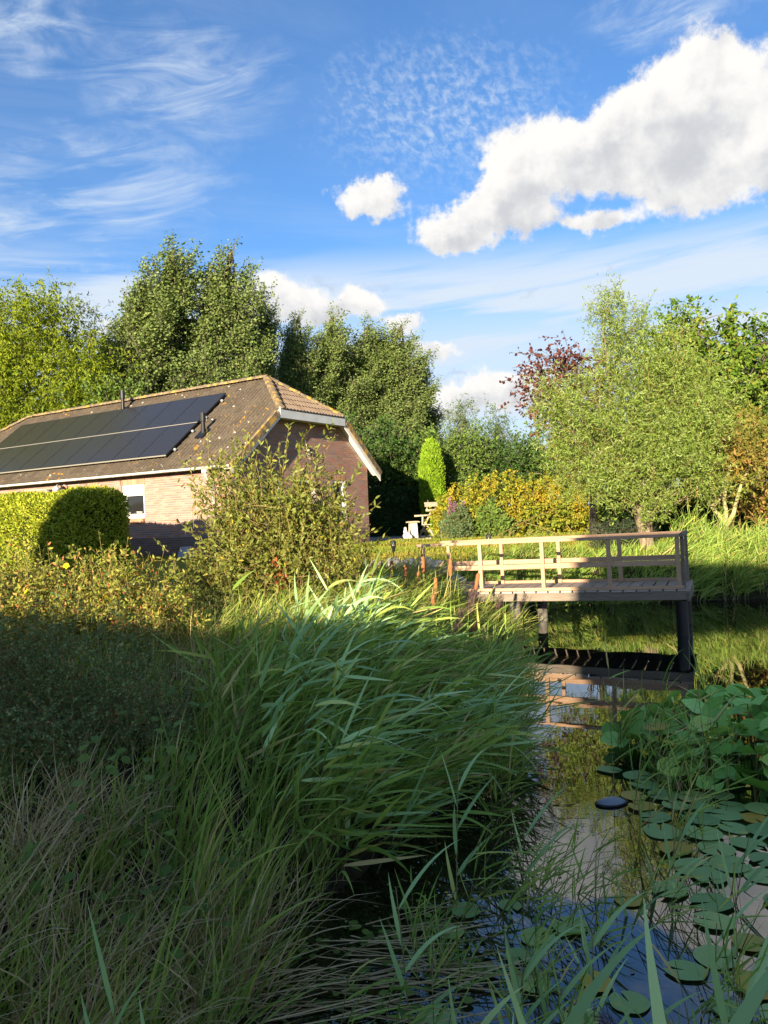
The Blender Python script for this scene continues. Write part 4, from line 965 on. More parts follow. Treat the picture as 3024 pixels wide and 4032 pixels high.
# pollard willow
plant('pollard_willow', 'pollard willow with a thick knobbly trunk and silvery crown beyond the jetty', 'tree', (5.75, 17.0, .95),
      [(-.45, 0, 4.7, .70, .8, 1.25), (-.15, 0, 3.6, 1.0, 1.0, 1.3), (.75, .1, 4.2, .70, .8, 1.2), (-1.5, 0, 3.1, .95, .8, .9), (-1.2, -.3, 2.4, .9, .8, .8), (.1, -.4, 2.3, 1.2, .9, 1.1), (1.25, 0, 3.2, .75, .8, 1.0), (1.0, -.2, 2.0, .6, .6, .6), (-.5, -.5, 1.5, 1.0, .6, .5), (-1.3, 0, 1.7, .6, .6, .5), (1.1, -.2, 1.6, .5, .5, .5), (-.1, -.5, 1.15, .7, .4, .35)],
      [(0, 0, -.2, .19), (.02, 0, .2, .16), (-.01, 0, .6, .17), (.0, 0, .85, .25), (.0, 0, 1.0, .27), (.0, 0, 1.12, .15)], M_willow, 250, 20, .50, 82000, .088, .021, seed=41, T=T_LAN,
      wood=M_willowbark, limbs=60, limb_r=.028, twig_r=.006, up=.7, out=.55, droop=.25, wind=(.12, 0, 0), shell=.25, twig_frac=.2, upn=.1, cl_r=.22)
plant('copper_tree', 'dark red-leaved tree showing left of the pollard willow crown', 'tree', (6.1, 22.5, 1.0),
      [(-1.5, 0, 4.9, .45, .5, .5), (-.9, 0, 5.4, .55, .5, .35), (-1.3, 0, 4.1, .5, .5, .5), (-.6, 0, 4.7, .7, .5, .7), (-.7, 0, 3.6, .6, .5, .6), (-1.75, 0, 4.4, .3, .3, .12), (.3, 0, 4.7, .8, .6, .9)], T0(3.6, .1, (.1, 0)), M_red, 110, 6, .5, 3600, .105, .07, seed=42, T=T_OVAL,
      limbs=24, limb_r=.02, up=.1, out=.5, wind=(-.35, 0, 0), twig_frac=.8, shell=.2)
plant('sweetgum_tree', 'bright green star-leaved tree rising behind the pollard willow at right', 'tree', (10.2, 25.0, 1.05),
      [(-.6, 0, 6.6, .75, .7, 1.0), (.55, 0, 6.5, .75, .7, 1.1), (0, 0, 5.2, 1.4, 1.1, 1.2), (-1.1, 0, 5.4, .8, .8, 1.0), (.2, 0, 3.8, 1.7, 1.2, 1.3)], T0(6.6, .14), M_gum, 190, 7, .55, 9500, .17, .085, seed=43, T=T_OVAL,
      limbs=26, limb_r=.03, up=.3, droop=.5, shell=.35, group='star-leaved trees at right')
plant('sweetgum_tree', 'bright green star-leaved tree at the right edge of the picture', 'tree', (13.1, 25.5, 1.05),
      [(-.7, 0, 6.4, .6, .6, .8), (0, 0, 5.6, 1.0, 1, 1.2), (-1.1, -.2, 4.6, 1.3, 1, 1.2), (0, 0, 3.4, 1.9, 1.2, 1.5), (-1.3, 0, 3.0, 1.3, 1, 1.3), (1, 0, 6.6, 1, 1, 1.2)], T0(6.2, .14), M_gum, 230, 7, .55, 12000, .17, .085, seed=44, T=T_OVAL,
      limbs=26, limb_r=.03, up=.3, droop=.5, shell=.35, group='star-leaved trees at right')
plant('dark_green_tree', 'deep green tree filling the space between the two star-leaved trees', 'tree', (12.0, 28.5, 1.05),
      [(0, 0, 4.6, 2.0, 1, 1.9), (-1.8, 0, 3.4, 1.5, 1, 1.6), (2, 0, 4.6, 1.6, 1, 2)], T0(3, .15), M_green, 220, 8, .6, 11000, .17, .11, seed=45)
plant('autumn_shrub', 'tall shrub with reddish-tipped leaves at the right edge', 'shrub', (9.9, 20.3, 1.0),
      [(-1.0, 0, 2.0, .85, .8, .85), (.0, 0, 2.3, 1.0, .8, .85), (1.2, 0, 2.2, 1.0, .8, .9), (.4, 0, 1.4, 1.6, .8, .9), (-1.4, -.1, 1.5, .6, .6, .6)], None, M_orange, 330, 8, .34, 19000, .115, .045, seed=46, T=T_OVAL,
      part='foliage', trunk_name='stems', multi=.5, limbs=22, limb_r=.02, wood=M_twig, up=.5)
hedge('beech_hedge', 'green beech hedge low behind the forked tree at right', (11.2, 23.2, 1.0), -.05, 4.5, .6, 1.45, .3, M_green, 17000, .12, .085, 47)
ft = plant('forked_tree', 'small tree with a pale forked trunk on the lawn at right', 'tree', (7.8, 17.6, 1.0),
           [(-.5, 0, 1.75, .5, .5, .4), (.2, 0, 1.9, .6, .5, .5), (.75, 0, 1.7, .5, .5, .45), (-.2, 0, 2.4, .6, .5, .5), (.6, 0, 2.4, .5, .5, .5)], [(0, 0, -.15, .10), (.0, 0, .2, .085), (-.02, 0, .52, .075)], M_orange, 130, 7, .34, 5200, .10, .04, seed=48, T=T_OVAL,
           wood=M_barkpale, limbs=0, up=.4)
A_ = Acc()
for pth in ([(-.02, 0, .48), (-.16, .02, .75), (-.36, 0, .95), (-.44, 0, 1.3), (-.6, 0, 1.7)], [(-.02, 0, .5), (.02, 0, .8), (.0, .05, 1.05), (.1, .05, 1.5), (.2, 0, 2.1)], [(0, 0, .45), (.18, 0, .72), (.26, 0, 1.0), (.42, 0, 1.5), (.7, 0, 1.9)], [(-.3, 0, .9), (-.12, -.05, 1.12), (-.05, -.05, 1.5)]):
    A_.add(*tube(pth, np.linspace(.062, .02, len(pth)), 8))
obj('limbs', A_.mesh('limbs', M_barkpale, True), ft)
plant('low_conifer', 'low dark rounded conifer at the foot of the pollard willow', 'shrub', (5.25, 17.5, .98), [(0, 0, .32, .62, .5, .42), (.5, 0, .28, .4, .4, .34)], None, M_conifer, 140, 8, .2, 7000, .07, .02, seed=49, part='foliage', trunk_name='stems', multi=.2, limbs=8, limb_r=.015, up=.1)

# the shrubs on the near bank
wb = plant('willow_bush', 'loose yellow-green willow bush with long shoots before the gable', 'bush', (-1.35, 9.0, .74),
      [(.0, 0, 1.15, .62, .5, .70), (-.35, 0, 1.35, .50, .45, .70), (.45, 0, 1.30, .42, .42, .62), (.1, -.1, .72, .85, .5, .45), (-.55, 0, .85, .45, .4, .45), (.75, 0, .95, .38, .35, .40), (.0, -.1, .38, .95, .45, .3), (.95, 0, .6, .3, .3, .35), (-.85, 0, .55, .3, .3, .3)], None, M_wbush, 330, 6, .32, 20000, .062, .022, seed=51, T=T_OVAL,
      part='foliage', trunk_name='stems', multi=.16, limbs=46, limb_r=.012, wood=M_twig, twig_r=.0035, twig_frac=.9, up=.75, out=.45, shell=.2, upn=.3)
rng = np.random.default_rng(52); A_ = Acc(); Wd = Acc()
shoots = [((-.0), (.28, 0, 2.36)), (0, (.0, .1, 2.15)), (0, (-.22, 0, 2.3)), (0, (-.62, 0, 2.0)), (0, (-.9, .1, 1.75)), (0, (.62, 0, 2.0)), (0, (.95, 0, 1.65)), (0, (1.32, -.1, 1.42)), (0, (1.38, .1, 1.02)), (0, (-1.0, -.3, 1.3)), (0, (-1.18, -.3, .75)), (0, (.45, -.2, 2.2)), (0, (-.42, .1, 2.2)), (0, (1.1, .1, 1.85)), (0, (-.75, -.2, 1.55))]
for _, tip in shoots:
    tip = np.array(tip); s = rng.normal(size=3) * (.1, .1, 0); mid = s * .45 + tip * .55 + np.array([-tip[0] * .12, 0, .02]); tt = np.linspace(0, 1, 9)[:, None]
    path = (1 - tt) ** 2 * s + 2 * tt * (1 - tt) * mid + tt ** 2 * tip; Wd.add(*tube(path, np.linspace(.009, .002, 9), 5, cap=False))
    k = 46; q = .42 + .58 * rng.random(k); P = np.stack([np.interp(q, np.linspace(0, 1, 9), path[:, j]) for j in range(3)], 1); dr = norm(path[-1] - path[-3])
    A_.add(*stamp(P, norm(dr * .9 + rv(k, rng) * .75), norm(rv(k, rng) + (0, -.3, .4)), .075 * (.7 + .6 * rng.random(k)), .025, T_OVAL))
obj('long_shoots', Wd.mesh('long_shoots', M_twig, True), wb); obj('shoot_leaves', A_.mesh('shoot_leaves', M_wbush), wb)['kind'] = 'stuff'
P = np.array([.17, -.42, .66]) + rng.normal(size=(60, 3)) * (.05, .03, .09); obj('dead_leaves', Acc().add(*stamp(P, rv(60, rng) + (0, 0, -.4), rv(60, rng), .075, .04, T_OVAL)).mesh('dead_leaves', leafmat('dead_leaf', G3((.14, .035, .015), (.22, .06, .025), (.30, .10, .04)), .1)), wb)['kind'] = 'stuff'
hy = plant('flowering_shrub', 'sunlit shrub with yellow flowers before the clipped hedge', 'shrub', (-3.0, 7.6, .62),
      [(-.9, .1, .62, .7, .5, .50), (-.1, .1, .68, .65, .5, .50), (.45, 0, .52, .55, .45, .45), (-1.6, .1, .55, .7, .5, .5), (.75, -.1, .35, .40, .35, .32), (-.6, -.3, .4, 1.0, .4, .35)], None, M_hyp, 420, 6, .22, 21000, .046, .018, seed=53, T=T_OVAL,
      part='foliage', trunk_name='stems', multi=.7, limbs=40, limb_r=.007, wood=M_twig, twig_r=.0025, twig_frac=.8, up=.75, out=.5, upn=.6)
rng = np.random.default_rng(54); A_ = Acc(); Wd = Acc()
for k in range(34):
    x0 = rng.uniform(-1.9, .8); h = rng.uniform(.95, 1.28) * (1 - .22 * max(0, x0)); s = np.array([x0, rng.uniform(-.3, .2), .6]); e = s + np.array([rng.normal() * .14 + .05, 0, h - .6])
    Wd.add(*tube([s, (s + e) / 2 + rng.normal(size=3) * .02, e], [.003, .0025, .0015], 4, cap=False)); q = rng.random((22, 1)); P = s + (e - s) * q
    A_.add(*stamp(P, norm(rv(22, rng) + (0, 0, .5)), norm(rv(22, rng) + (0, 0, .8)), .05, .017, T_OVAL))
obj('upright_shoots', Wd.mesh('upright_shoots', M_twig), hy); obj('shoot_leaves', A_.mesh('shoot_leaves', M_hyp), hy)['kind'] = 'stuff'
pet = Acc()
for j in range(5):
    a = j * 1.2566; V, F = stamp(np.zeros((1, 3)), np.array([[math.cos(a), math.sin(a), .35]]), np.array([[0, 0, 1.0]]), .034, .030, T_OVAL); pet.add(V, F)
pet.add(*lathe([(.001, .012), (.007, .006), (.006, 0)], 6), mi=0); pet_me = pet.mesh('flower', M_flower)
for x0, y0, z0 in ((.02, -.42, 1.02), (-.62, -.46, .72), (-.35, -.44, .80), (.38, -.44, .72), (.42, -.45, .68), (-.78, -.40, .88), (-1.1, -.40, .98)): obj('flower', pet_me, hy, loc=(x0, y0, z0), rot=(.9, .2, x0 * 3))
P = np.stack([rng.uniform(-.5, .9, 160), rng.uniform(-.45, .1, 160), rng.uniform(.4, 1.0, 160)], 1); obj('berries', Acc().add(*stamp(P, rv(160, rng), rv(160, rng), .018, .014, T_OVAL)).mesh('berries', M_berry), hy)['kind'] = 'stuff'
plant('cotoneaster_shrub', 'dark small-leaved shrub in shade at the left edge', 'shrub', (-2.0, 4.75, .44),
      [(-.55, 0, .55, .70, .5, .42), (.05, .1, .58, .50, .5, .36), (.38, .2, .42, .36, .4, .32), (-.3, -.35, .35, .7, .35, .30), (-1.2, .2, .6, .6, .6, .5)], None, M_coto, 130, 22, .24, 34000, .023, .014, seed=55,
      part='foliage', trunk_name='stems', multi=.35, limbs=50, limb_r=.006, twig_r=.002, twig_frac=.8, up=.25, out=.7, upn=.5, wood=M_twig)

# ------------------------------------------------------------------ unseen shade casters behind and beside the photographer, their forms chosen for the shade
ball = thing('shade_ball_tree', 'unseen round clipped tree added out of view at the left to shade the hedge', 'tree', (-10.1, 3.9, .8))  # unseen; dome sized so that its edge shades the clipped hedge
rng = np.random.default_rng(61); d = rv(9000, rng); p = np.array([0, 0, 2.5]) + d * 2.55 + rng.normal(size=(9000, 3)) * .05
V, F = stamp(p, norm(d + rv(9000, rng)), norm(d + rv(9000, rng)), .16, .11, T_DIA); obj('crown', mesh('crown', V, F, M_green), ball)
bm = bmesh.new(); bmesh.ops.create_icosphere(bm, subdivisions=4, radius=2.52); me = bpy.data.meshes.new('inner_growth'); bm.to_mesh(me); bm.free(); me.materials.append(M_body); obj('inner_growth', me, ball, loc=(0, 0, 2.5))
obj('trunk', Acc().add(*tube([(0, 0, -.2), (0, 0, .6)], .2, 8)).mesh('trunk', M_bark), ball)
pw = lambda p_, w_: (p_ * SY + w_ * SX, -p_ * SX + w_ * SY)
cx_, cy_ = pw(-4.1, -3.2)
hedge('clipped_hedge', 'unseen tall hedge added behind the photographer to shade the near bank', (cx_, cy_, .42), math.atan2(-SX, SY), 2.55, .5, 2.58, .12, M_hedge, 7000, .12, .06, 62)  # unseen; height set to block the low sun over the bank
cx_, cy_ = pw(0.75, -11.0)
nh = thing('shade_house', 'unseen narrow brick house added behind the photographer to shade the foreground', 'house', (cx_, cy_, .45), math.atan2(-SX, SY))  # unseen; casts the foreground shade, kept narrow to leave sky fill
A_ = Acc().add(*box((-2.4, -3, 0), (2.4, 3, 3.1))); obj('wall', A_.mesh('wall', M_brick), nh)
V, F = prism([(-3.4, 2.95), (0, 6.62), (3.4, 2.95)], -2.4, 2.4); obj('roof', mesh('roof', V, F, M_tileplain), nh)
for x in (-1.2, 1.2):
    w_ = boxobj('window', (x - .6, 3.001, .9), (x + .6, 3.04, 2.3), M_white, nh); boxobj('pane', (x - .5, 3.041, 1.0), (x + .5, 3.05, 2.2), M_glass, w_)

# ------------------------------------------------------------------ lawn, patio and garden things
rng = np.random.default_rng(71)
def scatter(n, x0, x1, y0, y1, rng, test):
    x = rng.uniform(x0, x1, n); y = rng.uniform(y0, y1, n); k = test(x, y); return x[k], y[k]
def blades(x, y, z, h, w, lean, rng, S=3, spread=.45, bend=(0.05, 0, -.10), matr=None):
    n = len(x); P = np.stack([x, y, z], 1); D = norm(np.array([lean[0], lean[1], 1.0]) + rng.normal(size=(n, 3)) * spread * np.array([1, 1, .25]))
    return ribbons(P, D, h, w, np.array(bend) + rng.normal(size=(n, 3)) * .05, S, rng=rng)
def on_lawn(x, y):
    return pond_sd(x, y) > np.where(y < 14.5, 1.0, .35)
# density falls with distance so that the blades stay about as fine in the picture
lx, ly = [], []
for (y0, y1, n) in ((12.5, 16, 9000), (16, 20, 16000), (20, 25, 16000), (25, 32, 14000)):
    a, b = scatter(n, -7 if y0 > 18 else -2.5, 9.5, y0, y1, rng, on_lawn); lx.append(a); ly.append(b)
lx = np.concatenate(lx); ly = np.concatenate(ly)
# no blades inside the house or on the patio
loc_x = (lx - HX) * .845 + (ly - HY) * -.534; loc_y = (lx - HX) * .534 + (ly - HY) * .845
k = ~((loc_x < .1) & (loc_y > -.1) & (loc_y < DEP + .1)) & ~((lx < 2.0) & (lx > -1.2) & (ly > 27.4))
lx, ly = lx[k], ly[k]; lz = ground_z(lx, ly)
V, F = blades(lx, ly, lz, .045 + .03 * rng.random(len(lx)) + .001 * ly, .010 + .0006 * ly, (.05, 0), rng, 2, .6)
tag(obj('lawn_grass', Acc().add(V, F).mesh('lawn_grass', M_lawnleaf)), 'mown yellow-green lawn grass before the house', 'grass', kind='stuff')

pv = [(-1.1, 26.6), (.4, 27.6), (1.3, 28.6), (2.0, 30.2), (2.2, 32.4), (-1.2, 32.4)]
V = np.array([(x, y, 1.115) for x, y in pv] + [(x, y, 1.04) for x, y in pv]); n = len(pv)
F = [[0, i, i + 1] for i in range(1, n - 1)] + sum([[[i, i + n, (i + 1) % n + n], [i, (i + 1) % n + n, (i + 1) % n]] for i in range(n)], [])
tag(obj('patio', mesh('patio', V, F, M_patio)), kind='structure')

def rod(a, b, r, n=8): return tube([a, (np.array(a) + np.array(b)) / 2, b], r, n)
bt = thing('bird_table', 'rustic log bird table with a small roof on crossed legs', 'bird table', (1.66, 29.6, 1.115), 0)
def part(name, geos, m, par, smooth=True):
    A = Acc()
    for g in geos: A.add(*g)
    return obj(name, A.mesh(name, m, smooth), par)
part('leg', [rod((-.34, 0, .0), (.16, .02, .98), .038)], M_log, bt); part('leg', [rod((.22, -.03, 0), (-.10, .02, .58), .038)], M_log, bt); part('leg', [rod((-.05, .3, 0), (-.14, .04, .50), .036)], M_log, bt)
part('crossbar', [rod((-.30, -.02, .23), (.20, .0, .22), .03)], M_log, bt); part('upright', [rod((-.20, -.01, .45), (-.18, -.01, .80), .036)], M_log, bt)
part('perch', [rod((-.50, -.02, .82), (.08, -.02, .83), .036)], M_log, bt); part('shelf', [box((-.18, -.16, .46), (.14, .16, .49))], M_log, bt, False)
fh_ = part('feeding_tray', [box((-.05, -.18, .98), (.34, .20, 1.02)), box((-.05, -.18, 1.021), (.34, -.16, 1.06)), box((-.05, .18, 1.021), (.34, .20, 1.06))], M_log, bt, False)
for a in ((-.02, -.15), (.29, -.15), (-.02, .16), (.29, .16)): part('tray_post', [box((a[0], a[1], 1.061), (a[0] + .03, a[1] + .03, 1.2))], M_log, bt, False)
part('tray_roof', [prism([(-.25, 1.19), (0.01, 1.33), (.27, 1.19), (.27, 1.16), (.01, 1.29), (-.25, 1.16)], -.10, .39)], M_log, bt, False)
part('finial', [lathe([(.001, 0), (.03, .01), (.035, .04), (.02, .08), (.001, .10)], 8)], M_bark, bt).location = (.04, .01, 1.325)
pd = thing('pedestal', 'pale wooden pedestal with a flat cap left of the bird table', 'pedestal', (1.05, 28.5, 1.115), .35)
M_palew = noisemat('pale_weathered_wood', [(.3, (.46, .42, .33)), (.7, (.64, .60, .50))], 6, stretch=(1, 1, .2), bstr=.3)
V, F = box((-.13, -.13, 0), (.13, .13, .58)); V[:, :2] *= np.where(V[:, 2:] < .1, 1.08, .92); part('column', [(V, F)], M_palew, pd, False); part('cap', [box((-.20, -.20, .581), (.20, .20, .62)), box((-.16, -.16, .621), (.16, .16, .635))], M_log, pd, False)
M_plaster = mat('white_plaster', (.78, .76, .72), .8, .2)
def blob(c, r, sub=3):
    bm = bmesh.new(); bmesh.ops.create_icosphere(bm, subdivisions=sub, radius=1.0); me = bpy.data.meshes.new('b'); bm.to_mesh(me); bm.free()
    V = np.empty(len(me.vertices) * 3); me.vertices.foreach_get('co', V); F = np.empty(len(me.polygons) * 3, int); me.polygons.foreach_get('vertices', F); bpy.data.meshes.remove(me)
    return V.reshape(-1, 3) * np.array(r) + np.array(c), F.reshape(-1, 3)
st = thing('rabbit_figure', 'white garden figure crouching on the paving by the pedestal', 'garden figure', (.80, 27.95, 1.11), 0)
part('body', [blob((0, 0, .12), (.15, .12, .125)), blob((.13, 0, .07), (.07, .10, .065))], M_plaster, st); part('head', [blob((-.05, -.03, .27), (.075, .07, .075))], M_plaster, st)
part('ear', [blob((-.03, -.02, .37), (.02, .025, .075))], M_plaster, st); part('ear', [blob((-.08, -.03, .36), (.02, .025, .075))], M_plaster, st)
fs_ = thing('seed_feeder', 'green hanging seed feeder on a thin stake beside the bird table', 'feeder', (2.02, 27.6, 1.06))
part('stake', [rod((0, 0, -.05), (0, 0, .60), .008)], M_pipe, fs_); part('tube', [tube([(0, 0, .48), (0, 0, .62), (0, 0, .70)], [.035, .045, .03], 10)], mat('green_plastic', (.02, .20, .12), .4), fs_)
def stone(seed, r, m=M_stone):
    rng = np.random.default_rng(seed); V, F = blob((0, 0, 0), (1, 1, 1), 2); k = rv(7, rng)
    for q in k: V *= (1 - .30 * np.clip(V @ q - .35, 0, 1))[:, None]
    V += .05 * np.sin(V[:, [1, 2, 0]] * 5 + seed); return mesh('stone', V * np.array(r), F, m, smooth=False)
for i, (x, y, r) in enumerate(((1.24, 27.35, .08), (1.36, 27.4, .07), (1.5, 27.5, .08), (1.62, 27.5, .09))):
    tag(obj('edging_stone', stone(80 + i, (r, r, r * .8)), loc=(x, y, 1.10), rot=(0, 0, i)), 'small round pale stone edging the paving, ' + ('leftmost', 'second from left', 'second from right', 'rightmost')[i] + ' of four', 'stone', 'small edging stones')
srng = np.random.default_rng(9)
sp = [(-.95, 13.3, .17), (-.66, 13.12, .19), (-.36, 12.98, .20), (-.08, 12.82, .20), (.2, 12.68, .19), (.42, 12.5, .15), (.12, 14.95, .20), (.42, 15.0, .22), (.74, 15.05, .24), (1.05, 15.12, .22), (1.36, 15.2, .22), (1.66, 15.35, .2), (1.9, 15.5, .18), (-.2, 14.9, .18), (-1.2, 13.45, .15)]
sp.sort(key=lambda q: q[0] / q[1]); sl = 'first second third fourth fifth sixth seventh eighth ninth tenth eleventh twelfth thirteenth fourteenth fifteenth'.split()
for i, (x, y, r) in enumerate(sp):
    z = float(ground_z(np.array([x]), np.array([y]))[0])
    tag(obj('bank_stone', stone(90 + i, (r * 1.25, r, r * .8)), loc=(x, y, z + r * .35), rot=(0, 0, i * 1.3)), 'rough pale boulder at the land end of the jetty, ' + sl[i] + ' from left of fifteen', 'stone', 'boulders at the land end of the jetty')
def torch(loc, label):
    o = thing('garden_torch', label, 'torch', loc, 0, 'black garden torches')
    part('stake', [rod((0, 0, -.1), (0, 0, .30), .011)], M_black, o); part('cup', [lathe([(.02, .27), (.035, .30), (.045, .38), (.058, .40)], 12)], M_black, o)
    A = Acc()
    for k in range(8):
        a = k * math.pi / 4; A.add(*rod((math.cos(a) * .056, math.sin(a) * .056, .40), (math.cos(a + .5) * .060, math.sin(a + .5) * .060, .49), .006, 4))
    obj('lattice', A.mesh('lattice', M_black), o); part('lamp_glass', [lathe([(.045, .40), (.047, .485), (.001, .486)], 12)], mat('smoked_glass', (.10, .10, .10), .2), o); part('lid', [lathe([(.062, .487), (.064, .50), (.03, .515), (.001, .52)], 12)], M_black, o)
torch((.17, 16.2, .95), 'black lattice garden torch on the lawn left of the jetty'); torch((2.33, 17.3, .98), 'black lattice garden torch seen through the jetty rails')
lp = thing('bollard_lamp', 'slim black lamp post on the lawn before the low conifer', 'lamp', (5.0, 17.9, 1.0))
part('post', [rod((0, 0, -.1), (0, 0, .40), .016)], M_black, lp); part('lamp_head', [box((-.05, -.05, .40), (.05, .05, .43)), tube([(0, 0, .43), (0, 0, .47)], .035, 10)], M_black, lp, False)

# ------------------------------------------------------------------ reeds, sedges and grasses
WIND = np.array([.55, .05, 0.0])
def reed_geo(rng, x, y, z, h, lean, n_leaf, ll, lw, S=6, stemr=.0035, tough=1.0):
    """stems as leaning canes with long leaves in two ranks streaming down-wind"""
    n = len(x); P = np.stack([x, y, z], 1); D0 = norm(np.stack([lean[:, 0] * .55, lean[:, 1] * .55, np.ones(n)], 1) + rng.normal(size=(n, 3)) * .12)
    K = 6; pts = [P]; D = D0; bend = np.stack([lean[:, 0], lean[:, 1], np.full(n, -.04)], 1) * .12
    for k in range(K):
        pts.append(pts[-1] + D * (h / K)[:, None]); D = norm(D + bend)
    pts = np.stack(pts, 1)
    Vs, Fs = [], []; off = 0
    for k in range(K):
        V, F = tubes(pts[:, k], pts[:, k + 1], stemr * (1 - .1 * k), stemr * (1 - .1 * (k + 1)), 3); Vs.append(V); Fs.append(F + off); off += len(V)
    # leaves
    m = n * n_leaf; i = np.repeat(np.arange(n), n_leaf); t_ = .22 + .78 * ((np.tile(np.arange(n_leaf), n) + rng.random(m)) / n_leaf)
    kk = np.minimum((t_ * K).astype(int), K - 1); fr = t_ * K - kk
    LP = pts[i, kk] + (pts[i, kk + 1] - pts[i, kk]) * fr[:, None]; SD = norm(pts[i, kk + 1] - pts[i, kk])
    side = np.where(np.tile(np.arange(n_leaf), n) % 2 == 0, 1.0, -1.0)[:, None]; az_ = rng.normal(size=(n, 3)) * np.array([1, 1, .1]); sd = norm(np.cross(SD, az_[i]))
    LD = norm(SD * (.9 + .5 * t_[:, None]) + sd * side * .62 + WIND * rng.uniform(.2, 1.1, (m, 1)) * tough + rng.normal(size=(m, 3)) * .20)
    LD = norm(LD * np.array([1, 1, 1.0]) * np.where(rng.random((m, 1)) < .6, np.array([[1, 1, .42]]), np.array([[1, 1, .9]])))
    stiff = (rng.random(m) < .72); L = ll * (.65 + .6 * rng.random(m)) * (1.15 - .4 * np.abs(t_ - .6)); b = np.stack([.02 + .03 * rng.random(m), rng.normal(size=m) * .03, np.where(stiff, -.035 * rng.random(m), -.06 - .26 * rng.random(m) ** 2)], 1)
    V, F = ribbons(LP, LD, L, lw * (.7 + .5 * rng.random(m)), b, S, rng=rng)
    return (np.concatenate(Vs), np.concatenate(Fs)), (V, F)
M_stemg = leafmat('reed_stem', G3((.10, .12, .035), (.18, .18, .06), (.30, .25, .12)), .05)
def reed_bed(name, label, pts, hr, lean, n_leaf, ll, lw, leaf_mat, seed, S=6, stemr=.0035, ljit=.25):
    rng = np.random.default_rng(seed); x, y = pts; n = len(x); z = np.maximum(ground_z(x, y), -.12) - .02
    kc = max(3, n // 9); cs = rng.integers(0, n, kc); ci_ = np.argmin((x[:, None] - x[cs][None]) ** 2 + (y[:, None] - y[cs][None]) ** 2, 1)
    x = x + (x[cs][ci_] - x) * .35; y = y + (y[cs][ci_] - y) * .35
    far_ = np.where((y > 6.8) & (y < 12), np.interp(y, [6.8, 8.5], [1.0, .74]), 1.0)
    le = np.array(lean)[None] + (rng.normal(size=(kc, 2)) * ljit)[ci_] + rng.normal(size=(n, 2)) * ljit * .5; h = rng.uniform(hr[0], hr[1], n) * rng.uniform(.72, 1.2, kc)[ci_] * far_
    st_, lf = reed_geo(rng, x, y, z, h, le, n_leaf, ll, lw, S, stemr)
    A = Acc().add(*st_, mi=0).add(*lf, mi=1)
    return tag(obj(name, A.mesh(name, [M_stemg, leaf_mat])), label, 'reeds', kind='stuff')
rng = np.random.default_rng(72)
def zone(n, poly, rng):
    poly = np.array(poly); x = rng.uniform(poly[:, 0].min(), poly[:, 0].max(), n * 3); y = rng.uniform(poly[:, 1].min(), poly[:, 1].max(), n * 3); ins = np.zeros(len(x), bool)
    for a, b in zip(poly, np.roll(poly, -1, 0)):
        c = ((a[1] > y) != (b[1] > y)); ins ^= c & (x < a[0] + (y - a[1]) / (b[1] - a[1] + 1e-12) * (b[0] - a[0]))
    return x[ins][:n], y[ins][:n]
# the big shaded bed of the near shore, leaning over the water
reed_bed('reed_bed', 'dense dark green reeds leaning right along the near shore', zone(430, [(-1.0, 4.2), (-.35, 4.0), (.25, 5.0), (.62, 6.3), (.85, 7.2), (.6, 7.5), (-.4, 7.3), (-1.2, 6.6)], rng), (.50, .95), (.75, -.05), 9, .34, .021, M_reed, 81, ljit=.50)
reed_bed('reed_bed', 'blue-green reeds with broad leaves standing out of the shaded bed', zone(60, [(-1.0, 3.9), (-.2, 3.9), (.3, 4.9), (.6, 6.4), (.6, 7.0), (-.2, 6.9), (-1.0, 6)], rng), (.60, 1.05), (.85, -.15), 9, .36, .024, M_reedblue, 82, ljit=.40)
reed_bed('reed_bed', 'sunlit yellow-green reeds between the willow bush and the jetty', zone(900, [(-1.9, 7.2), (-.4, 7.0), (.9, 7.4), (1.3, 10), (1.15, 11.0), (.2, 11.4), (-.9, 10.6), (-2.0, 8.8)], rng), (.40, .72), (.25, 0), 7, .30, .010, M_reedlit, 83, ljit=.3)
reed_bed('reed_bed', 'tall thin sunlit stems rising before the lawn', zone(34, [(-.7, 9.2), (.7, 9.4), (1.1, 11), (.2, 11.3), (-.6, 10.4)], rng), (.85, 1.25), (.25, 0), 6, .32, .013, M_reedlit, 84)
reed_bed('reed_bed', 'thin green reeds standing in the open water', zone(80, [(.45, 4.4), (.8, 5.0), (1.1, 6.3), (1.15, 8.2), (.85, 7.6), (.5, 5.6)], rng), (.45, .95), (.3, -.1), 6, .28, .011, M_reed, 85)
reed_bed('reed_bed', 'sparse reed shoots among the lily leaves', zone(34, [(1.0, 3.2), (2.5, 3.2), (2.7, 5.6), (1.5, 6.2), (1.1, 4.6)], rng), (.4, .95), (.22, -.1), 6, .24, .010, M_reed, 86)
reed_bed('reed_bed', 'thin reed shoots in the dark water at the bottom of the picture', zone(80, [(-.5, 2.7), (1.3, 2.5), (1.5, 3.6), (.6, 4.3), (-.2, 3.8)], rng), (.25, .7), (.15, 0), 6, .20, .009, M_reed, 87)
reed_bed('reed_bed', 'sunlit reeds hiding the land end of the jetty from below', zone(210, [(.4, 10.8), (1.5, 10.5), (1.95, 11.5), (1.6, 12.3), (.8, 12.7), (.3, 12.7)], rng), (.40, .78), (.3, 0), 8, .34, .012, M_reedlit, 99)
reed_bed('reed_bed', 'upright stems standing in the water at the right edge of the bed', zone(90, [(.55, 5.2), (.95, 6.0), (1.25, 7.2), (1.3, 8.4), (.9, 8.0), (.6, 6.2)], rng), (.50, .95), (.25, -.05), 7, .32, .012, M_reed, 100)
reed_bed('reed_bed', 'slender upright reeds before the raised lily clump', zone(26, [(1.55, 5.0), (2.2, 4.9), (2.3, 6.2), (1.7, 6.4)], rng), (.55, .95), (.08, 0), 7, .26, .011, M_reed, 102, ljit=.12)
